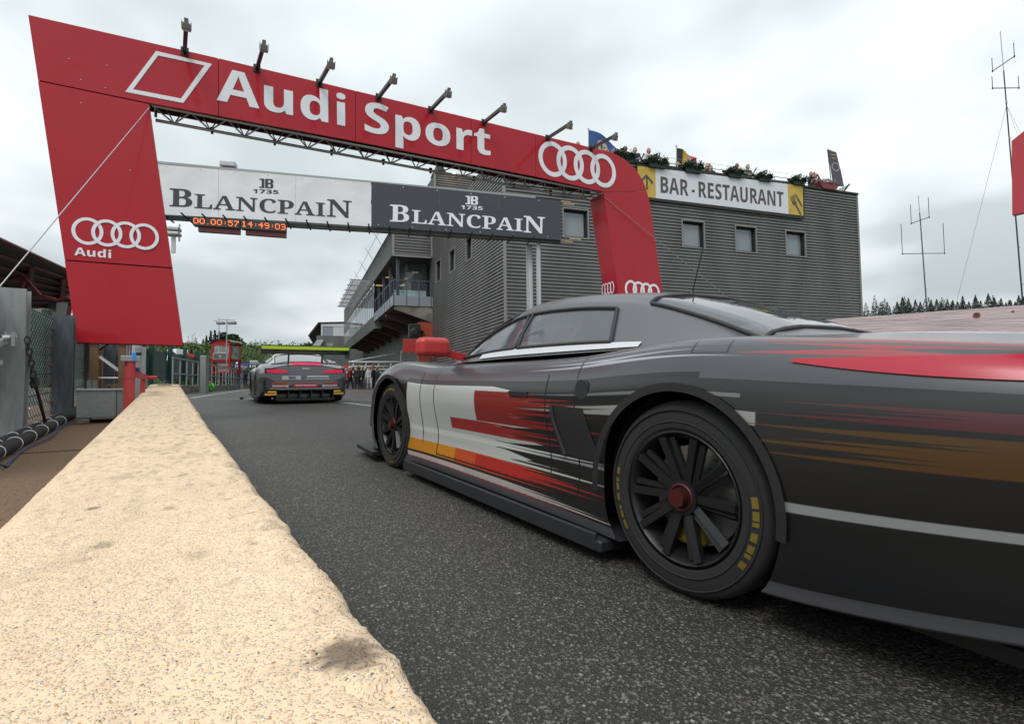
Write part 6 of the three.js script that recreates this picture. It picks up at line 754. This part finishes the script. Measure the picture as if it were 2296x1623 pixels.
{
  // right treeline: conifer tops above the wall
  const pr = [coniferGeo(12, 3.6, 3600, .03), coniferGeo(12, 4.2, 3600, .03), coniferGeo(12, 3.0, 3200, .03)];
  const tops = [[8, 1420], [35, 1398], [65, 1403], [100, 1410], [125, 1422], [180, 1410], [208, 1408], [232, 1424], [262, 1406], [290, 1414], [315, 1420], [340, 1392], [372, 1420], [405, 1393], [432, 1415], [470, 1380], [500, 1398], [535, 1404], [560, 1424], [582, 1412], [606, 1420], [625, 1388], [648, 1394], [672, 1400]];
  tops.forEach(([x, y], i) => { const z = 112 + (i * 37) % 30, p = at((2520 + x / 1.803) / 1.2544, (60 + y / 1.803) / 1.2544, z), s = .8 + ((i * 7) % 5) * .07, t = thing('spruce_tree', 'dark spruce of the treeline right of the pit building', 'tree', WORLD, [p[0], p[1] - 12 * s, p[2]], 'spruces of the right-hand treeline'); offs.set(t, [0, 0, 0]); const m = part(t, 'crown', pr[i % 3], leaf.firHaze); m.scale.set(s * 1.1, s, s * 1.1); m.rotation.y = i; part(t, 'trunk', tube([0, 0, 0], [0, 9 * s, 0], .18, 6, .06), trunkM); });
  // left background
  const C = (px, py, z, h, label, kind, m, n, rf) => { const p = at(px, py, z); return tree(kind == 'conifer' ? 'fir_tree' : 'leafy_tree', label, kind, [p[0], p[1] - h, p[2]], h, m, n, rf); };
  C(462, 752, 150, 19, 'dark fir leftmost in the tall clump behind the marshal cabin', 'conifer', leaf.fir); C(472, 742, 155, 21, 'dark fir second in the tall clump behind the marshal cabin', 'conifer', leaf.fir); C(481, 740, 150, 21, 'dark fir in the middle of the tall clump, left of the mast', 'conifer', leaf.fir); C(491, 742, 158, 21, 'dark fir next to the big rounded tree behind the cabin', 'conifer', leaf.fir); C(455, 760, 160, 18, 'low dark fir at the left foot of the tall clump', 'conifer', leaf.fir);
  C(509, 733, 140, 22, 'big dark rounded tree towering behind the marshal cabin', 'broad', leaf.dark, 2000, .17); C(525, 748, 146, 18, 'dark leafy tree right of the marshal cabin roof', 'broad', leaf.dark, 1500, .17);
  C(548, 769, 130, 16, 'mid green leafy tree left of the thin street lamp', 'broad', leaf.mid, 1600); C(572, 768, 135, 16, 'mid green leafy tree behind the thin street lamp', 'broad', leaf.mid, 1600); C(590, 770, 128, 15, 'mid green leafy tree above the tail of the lime wing', 'broad', leaf.mid, 1500);
  C(398, 768, 120, 13, 'light green bushy tree by the lower corner of the red leg', 'broad', leaf.light, 1400); C(424, 764, 118, 13, 'light green bushy tree behind the white truck ramp', 'broad', leaf.light, 1400); C(446, 766, 122, 13, 'light green bushy tree above the dark screen panel', 'broad', leaf.light, 1400);
  C(722, 752, 120, 14, 'dark leafy tree beside the far pit block roof', 'broad', leaf.dark, 1300); C(700, 772, 130, 12, 'smaller dark tree at the foot of the far pit block', 'broad', leaf.dark, 1200);
  C(120, 690, 70, 12, 'dark tree under the grandstand roof', 'broad', leaf.dark, 1500); C(148, 694, 75, 12, 'dark tree behind the left arch leg edge', 'broad', leaf.dark, 1500);
  // wooded slopes: masses nobody could count
  const wood = (name, label, geo, m, pts) => { const im = shade(new THREE.InstancedMesh(prep(geo), m, pts.length)), d = new THREE.Object3D(); pts.forEach(([x, y, z, s], i) => { d.position.set(x, y, z); d.rotation.y = i * 1.3; d.scale.set(s, s * rr(.85, 1.15), s); d.updateMatrix(); im.setMatrixAt(i, d.matrix); }); im.name = name; scene.add(im); tag(im, label, 'woodland', null, 'stuff'); };
  const slope = (n, x0, x1, ya, yb, z0, z1, h) => [...Array(n)].map(() => { const f = rnd(), px = lerp(x0, x1, rnd()), p = at(px, lerp(ya(px), yb, f), lerp(z1, z0, f)); return [p[0], p[1] - h, p[2], rr(.7, 1.15)]; });
  wood('bush_slope', 'slope of mixed light green bushes behind the pit exit fence', broadGeo(8, 3.6, 260), leaf.light, slope(150, 300, 610, () => 781, 822, 95, 150, 6)); wood('mixed_wood', 'mid green wood on the slope behind the lamp and the race car', broadGeo(9, 4, 260), leaf.mid, slope(130, 380, 720, () => 776, 815, 105, 170, 7));
  wood('fir_wood', 'distant dark fir wood along the skyline', coniferGeo(12, 2.8, 220), leaf.firHaze, slope(190, 340, 735, (px) => px < 440 ? 752 + (px - 400) * .18 : px < 600 ? 776 : 788 - Math.max(0, px - 690) * .5, 800, 170, 320, 10)); wood('far_wood', 'dark wood behind the grandstand', broadGeo(10, 4.2, 240), leaf.dark, slope(60, -120, 260, () => 706, 780, 80, 130, 8));
  wood('spruce_wood', 'low dark band of spruce wood right of the pit building', coniferGeo(9, 2.6, 420, .05), leaf.firHaze, slope(150, 1920, 2420, () => 678, 700, 135, 175, 8));
  const hill = (pts, z, name) => struct(name, grid(pts.length - 1, 6, (u, v) => { const i = Math.round(u * (pts.length - 1)), p = at(pts[i][0], pts[i][1], z), f = v; return [p[0] * (1 - .3 * f), lerp(p[1] - 1, -1, f * f * .6 + f * .4), p[2] * (1 - .45 * f)]; }), M([.03, .05, .018], 1));
  hill([[-400, 760], [0, 745], [200, 755], [400, 775], [560, 790], [700, 800], [900, 806]], 300, 'hill'); hill([[1500, 770], [1900, 715], [2100, 705], [2400, 700], [2900, 705]], 180, 'hill');
}
// ------------------------------------------------------------------ people
function sdf(bones, c, half, res, k = .035) {
  const mc = new MarchingCubes(res, mat.dark, false, false, 90000); mc.isolation = 0; const f = mc.field, h2 = res / 2; f.fill(-1);
  const B2 = bones.map(([a, b, ra, rb]) => ({ a, d: [b[0] - a[0], b[1] - a[1], b[2] - a[2]], ra, rb, l2: Math.max(1e-9, (b[0] - a[0]) ** 2 + (b[1] - a[1]) ** 2 + (b[2] - a[2]) ** 2) }));
  for (let z = 1; z < res - 1; z++) for (let y = 1; y < res - 1; y++) for (let x = 1; x < res - 1; x++) { const X = c[0] + half * (x - h2) / h2, Y = c[1] + half * (y - h2) / h2, Z = c[2] + half * (z - h2) / h2; let m = 9;
    for (const q of B2) { const px = X - q.a[0], py = Y - q.a[1], pz = Z - q.a[2], t = Math.min(1, Math.max(0, (px * q.d[0] + py * q.d[1] + pz * q.d[2]) / q.l2)), dx = px - q.d[0] * t, dy = py - q.d[1] * t, dz = pz - q.d[2] * t, d = Math.sqrt(dx * dx + dy * dy + dz * dz) - (q.ra + (q.rb - q.ra) * t), h = Math.max(0, k - Math.abs(m - d)) / k; m = Math.min(m, d) - h * h * k * .25; }
    f[x + y * res + z * res * res] = -m; }
  mc.update(); const n = mc.count, pos = mc.positionArray.slice(0, n * 3); for (let i = 0; i < n; i++) { pos[i * 3] = c[0] + half * pos[i * 3]; pos[i * 3 + 1] = c[1] + half * pos[i * 3 + 1]; pos[i * 3 + 2] = c[2] + half * pos[i * 3 + 2]; }
  let g = new THREE.BufferGeometry(); g.setAttribute('position', new THREE.BufferAttribute(pos, 3)); g = mergeVertices(g, 1e-4); g.computeVertexNormals(); return g;
}
const POSES = {
  stand: { arms: [[[.25, 1.13, 0], [.26, .88, .06]], [[-.25, 1.13, -.02], [-.27, .87, .03]]] }, lean: { arms: [[[.25, 1.18, .12], [.2, 1.08, .36]], [[-.25, 1.18, .12], [-.18, 1.08, .37]]], tilt: .12 },
  shoot: { arms: [[[.24, 1.2, .14], [.08, 1.52, .22]], [[-.24, 1.2, .14], [-.08, 1.5, .24]]] }, stride: { arms: [[[.25, 1.14, .1], [.24, .95, .24]], [[-.25, 1.14, -.1], [-.26, .9, -.1]]], step: .2 },
  crouch: { arms: [[[.24, .72, .2], [.1, .92, .36]], [[-.24, .72, .2], [-.1, .9, .36]]], drop: .52 },
};
const poseCache = {};
function figure(pose) {
  if (poseCache[pose]) return poseCache[pose]; const P = POSES[pose], dr = P.drop ?? 0, tl = P.tilt ?? 0, st = P.step ?? 0, Y = (y) => y - dr, u = (x, y, z) => [x, Y(y), z + tl * (y - .9) * 1.2];
  const head = [[u(0, 1.59, .015), u(0, 1.655, 0), .088, .1], [u(0, 1.56, .05), u(0, 1.53, .055), .05, .04], [u(0, 1.605, .105), u(0, 1.59, .118), .016, .018], [u(.098, 1.61, 0), u(.098, 1.63, 0), .018, .02], [u(-.098, 1.61, 0), u(-.098, 1.63, 0), .018, .02], [u(0, 1.40, -.01), u(0, 1.54, .0), .058, .055]];
  const torso = [[u(.1, 1.34, 0), u(.09, 1.06, 0), .105, .1], [u(-.1, 1.34, 0), u(-.09, 1.06, 0), .105, .1], [u(-.15, 1.41, 0), u(.15, 1.41, 0), .06, .06]], arms = [], hands = [];
  P.arms.forEach(([e, w], i) => { const s = i ? -1 : 1; arms.push([u(s * .185, 1.40, 0), e, .058, .046], [e, w, .044, .034]); const dx = w[0] - e[0], dy = w[1] - e[1], dz = w[2] - e[2], l = Math.hypot(dx, dy, dz), q = (k, ox) => [w[0] + dx / l * k + ox, w[1] + dy / l * k, w[2] + dz / l * k]; hands.push([w, q(.09, 0), .034, .036]); for (const o of [-.026, -.009, .009, .026]) hands.push([q(.09, o), q(.165 - Math.abs(o), o * 1.1), .011, .009]); hands.push([q(.04, s * -.02), q(.10, s * -.055), .013, .01]); });
  const legs = [1, -1].map((s) => { const k = dr ? [s * .16, .42, .30] : [s * .10, .5, .03 + s * st * .5], a = dr ? [s * .14, .09, .02] : [s * .11, .09, -.02 + s * st]; return [[[s * .09, Y(.93), 0], k, .095, .065], [k, a, .06, .042]]; }).flat(), hips = [[[-.07, Y(.97), 0], [.07, Y(.97), 0], .115, .115]], feet = [1, -1].map((s) => { const a = dr ? [s * .14, .05, .0] : [s * .11, .05, -.03 + s * st]; return [a, [a[0] + s * .01, .042, a[2] + .16], .045, .04]; });
  const big = (l, d) => l.map(([a, b, p, q]) => [a, b, p + d, q + d]), c = [0, .92, .06];
  return poseCache[pose] = { body: sdf([...head, ...torso, ...arms, ...hands, ...hips, ...legs, ...feet], c, .98, 86, .04), top: sdf([...big(torso, .014), ...big(arms, .012), ...big(hips, .008)], c, .98, 64, .05), legs: sdf([...big(hips, .012), ...big(legs, .014)], c, .98, 64, .05), hair: sdf([[u(0, 1.655, -.02), u(0, 1.69, -.012), .098, .092], [u(0, 1.6, -.04), u(0, 1.66, -.03), .085, .09]], c, .98, 64, .03), shoes: sdf(big(feet, .008), c, .98, 64, .03), cap: new THREE.SphereGeometry(.118, 18, 10, 0, 6.3, 0, 1.5).scale(1, .9, 1.12).translate(0, u(0, 1.655, 0)[1], u(0, 1.655, 0)[2]) };
}
const skin = [M([.42, .24, .17], .6), M([.36, .20, .14], .6), M([.48, .29, .21], .6)], cloth = { black: M([.014, .014, .016], .8), navy: M([.018, .024, .05], .8), grey: M([.11, .11, .12], .8), white: M([.52, .52, .53], .8), green: M([.05, .075, .05], .8), brown: M([.12, .085, .06], .8), red: M([.32, .025, .03], .8), blue: M([.04, .1, .28], .8), vest: M([.12, .62, .04], .6), yellow: M([.55, .5, .04], .7), denim: M([.06, .08, .12], .85) }, hairM = { dark: M([.02, .014, .01], .7), grey: M([.35, .34, .33], .7), fair: M([.22, .15, .08], .7) };
function person(label, p, turn, pose, top, trou, hair, cap, s = 1) {
  const t = thing('person', label, 'person', WORLD, p); offs.set(t, [0, 0, 0]); t.rotation.y = turn; t.scale.setScalar(s); const f = figure(pose);
  for (const [n, g, m] of [['body', f.body, skin[used.person % 3]], ['jacket', f.top, cloth[top]], ['trousers', f.legs, cloth[trou]], ['hair', f.hair, hairM[hair]], ['shoes', f.shoes, cloth.black], ...(cap ? [['cap', f.cap, cloth[cap]]] : [])]) { const o = shade(new THREE.Mesh(g, m)); o.name = n; t.add(o); } return t;
}
{ // visitors on the roof terrace
  const spots = [[165, 158, 'lean', 'brown', 'bald man in brown just left of the blue flag pole', 'fair'], [295, 172, 'lean', 'red', 'person in red beneath the blue flag', 'fair'], [370, 192, 'stand', 'navy', 'person in navy right of the blue flag', 'dark'], [423, 203, 'stand', 'grey', 'person in grey above the rounded arch corner', 'fair'], [503, 187, 'lean', 'black', 'white-haired man in black behind the first planter', 'grey'], [577, 198, 'lean', 'navy', 'dark-haired man in navy leaning on the railing', 'dark'], [668, 202, 'lean', 'white', 'man in white shirt standing beside the second planter', 'fair'], [735, 245, 'stand', 'grey', 'person hidden behind the second planter', 'fair'], [812, 290, 'stand', 'navy', 'small person in navy seated left of the tricolour flag', 'fair'], [883, 292, 'stand', 'white', 'small person in white below the tricolour flag', 'dark'], [962, 262, 'lean', 'white', 'person in white behind the third planter', 'fair'], [1095, 305, 'shoot', 'brown', 'person in brown raising hands right of the third planter', 'fair'], [1122, 318, 'stand', 'navy', 'person in navy right of the person in brown', 'fair'], [1310, 305, 'stand', 'red', 'person in red behind the fourth planter', 'dark'], [1378, 318, 'lean', 'green', 'person in green leaning right of the fourth planter', 'fair'], [1842, 365, 'shoot', 'black', 'person in black at the right end of the terrace', 'dark'], [1872, 378, 'shoot', 'brown', 'person in brown beside the red flower bowl', 'fair']];
  spots.forEach(([x, y, pose, top, lab, hair], i) => { const o = -.42 - .25 * (i % 2), c = c3(x, y, o), v = V(c[0], c[1] - 1.77, o).applyAxisAngle(V(0, 1, 0), FAC.rot); person(lab, [FAC.p[0] + v.x, v.y, FAC.p[2] + v.z], FAC.rot + .3 * Math.sin(i * 2.3) - .3, pose, top, 'denim', hair, null); });
  const q = c3(1000, 470); const p1 = at(1056, 418, 37); person('person in blue at the railing of the upper roof block', [p1[0], p1[1] - 1.77, p1[2]], .3, 'lean', 'blue', 'denim', 'dark'); 
  // pit crew
  const crew = [[768, 40, 'stand', 'grey', 'grey', 'white', 'crew member in grey with white cap, leftmost of the pit crew'], [776, 42, 'shoot', 'white', 'black', null, 'crew member in white top with raised hands by the gantries'], [784, 39, 'stride', 'red', 'black', 'white', 'crew member in red stepping forward in the pit crew'], [791, 43, 'stand', 'white', 'grey', 'black', 'crew member in white with black cap behind the red one'], [800, 38.5, 'stand', 'black', 'black', null, 'tall crew member all in black, left of the yellow-capped one'], [806, 40, 'lean', 'navy', 'navy', 'blue', 'crew member in navy with blue cap between two in black'], [812, 38, 'stand', 'black', 'black', 'yellow', 'crew member in black with yellow cap'], [819, 41, 'stand', 'black', 'grey', 'white', 'crew member in black with white cap right of the yellow cap'], [828, 40, 'stride', 'white', 'white', 'red', 'crew member in white overalls with red cap'], [836, 39, 'stand', 'navy', 'black', 'black', 'crew member in navy with black cap near the dark car nose'], [845, 41, 'stand', 'black', 'black', 'red', 'crew member in black with red cap, rightmost of the pit crew'], [757, 44, 'stand', 'black', 'grey', null, 'bareheaded crew member beside the tail of the grey car']];
  crew.forEach(([px, z, pose, a, b, cap, lab], i) => { const x = (px - 1148) / 1156 * z; person(lab, [x, gxz(x, -z) - .05, -z], -.4 + i * .9, pose, a, b, i % 2 ? 'dark' : 'fair', cap); });
  // photographers at the railing
  const ph = (px, z, l, pose, a, b, cap, turn, dy = .05) => { const x = (px - 1148) / 1156 * z; person(l, [x, gxz(x, -z) + dy, -z], turn, pose, a, b, 'dark', cap); };
  ph(461, 31, 'marshal in green vest and white helmet crouching behind the railing', 'crouch', 'vest', 'navy', 'white', 1.2, -.42); ph(468, 30.5, 'person in bright green jacket seated beside the helmeted marshal', 'crouch', 'vest', 'black', 'black', .4, -.45);
  ph(541, 47, 'photographer in black aiming a camera over the railing', 'shoot', 'black', 'navy', null, 1.2, .35); ph(549, 46, 'photographer in grey leaning on the railing by the blue stand', 'shoot', 'grey', 'navy', null, .9, .3); ph(536, 48, 'person in black standing under the blue stand header', 'stand', 'black', 'navy', 'black', .5, .35);
}
// ------------------------------------------------------------------ pit gantries over the pit boxes
{
  const galvW = M([.55, .56, .56], .5, .3), list = [[781, 43, 812, 829, 'nearest pit gantry with hooked pole, topmost in view', 0], [786, 49, 822, 836, 'second pit gantry behind the nearest one', 0], [754, 54, 828, 838, 'third pit gantry carrying an orange board', 1], [743, 61, 838, 846, 'fourth pit gantry carrying a yellow board', 2], [746, 70, 846, 853, 'farthest low pit gantry near the grey race car', 0]];
  for (const [px, z, y0, y1, label, extra] of list) {
    const a = at(px, y0, z), h = a[1] - at(px, y1, z)[1], f = { p: [a[0], 0, a[2]], rot: FAC.rot }, len = 9.5, g0 = gxz(a[0], -z), t = thing('pit_gantry', label, 'gantry', f, [0, g0, 0]);
    part(t, 'top_chord', [tube([0, a[1], -.25], [len, a[1], -.25], .085, 8), tube([0, a[1], .25], [len, a[1], .25], .085, 8)], galvW); part(t, 'bottom_chord', tube([.2, a[1] - h, 0], [len, a[1] - h, 0], .085, 8), galvW); part(t, 'end_bar', [bar([0, a[1], -.3], [0, a[1], .3], .07), bar([0, a[1], 0], [.2, a[1] - h, 0], .06)], mat.alu);
    for (let k = 0; k < 18; k++) part(t, 'lattice', tube([.2 + k * .52, a[1] - h, 0], [.46 + k * .52, a[1], k % 2 ? .25 : -.25], .045, 6), galvW);
    for (const x of [len - .3, 4.2]) part(t, 'post', rbox(.12, a[1] - g0, .12, .01, x, (a[1] + g0) / 2, 0), mat.alu); for (let k = 0; k < 4; k++) part(t, 'hose', tube([1 + k * 1.7, a[1] - h, .1], [1.05 + k * 1.7, a[1] - h - rr(.5, 1.3), .1], .02, 5), mat.black); part(t, 'lamp_head', [1.5, 3.5].map((x) => rbox(.3, .1, .2, .02, x, a[1] - h - .1, .1)), mat.galv);
    if (!extra && z < 45) { const c = at(876, 795, z); part(t, 'hooked_pole', curveTube([[4.3, a[1] - 1.4, .3], [4.3, a[1] + .5, .3], [4.36, a[1] + .95, .3], [4.6, a[1] + 1.08, .3], [4.75, a[1] + .85, .3]], .05, 30, 8), mat.alu); part(t, 'stay', tube([0, a[1] + .05, -.3], [4.2, a[1] + .85, -.2], .03, 6), mat.alu); }
    if (extra == 1) part(t, 'number_board', rbox(1.2, .3, .06, .02, 1.2, a[1] + .25, .3), M([.62, .09, .02], .5)); if (extra == 2) part(t, 'number_board', rbox(1.5, .5, .06, .02, .9, a[1] + .15, .3), M([.55, .62, .03], .5));
  }
  const b = at(905, 760, 33.5), c = at(940, 790, 33.5); { const t = thing('red_pit_panel', 'red panel above the pit crew beside the orange pier', 'panel', { p: [b[0], 0, b[2]], rot: FAC.rot }, [0, b[1], 0]); part(t, 'panel', rbox(1.9, b[1] - c[1], .1, .02, .9, (b[1] + c[1]) / 2, 0), M([.40, .03, .025], .6)); part(t, 'post', span(1.7, 1.8, 0, c[1], -.05, .05), mat.darkmetal); }
}
renderer.render(scene, camera);
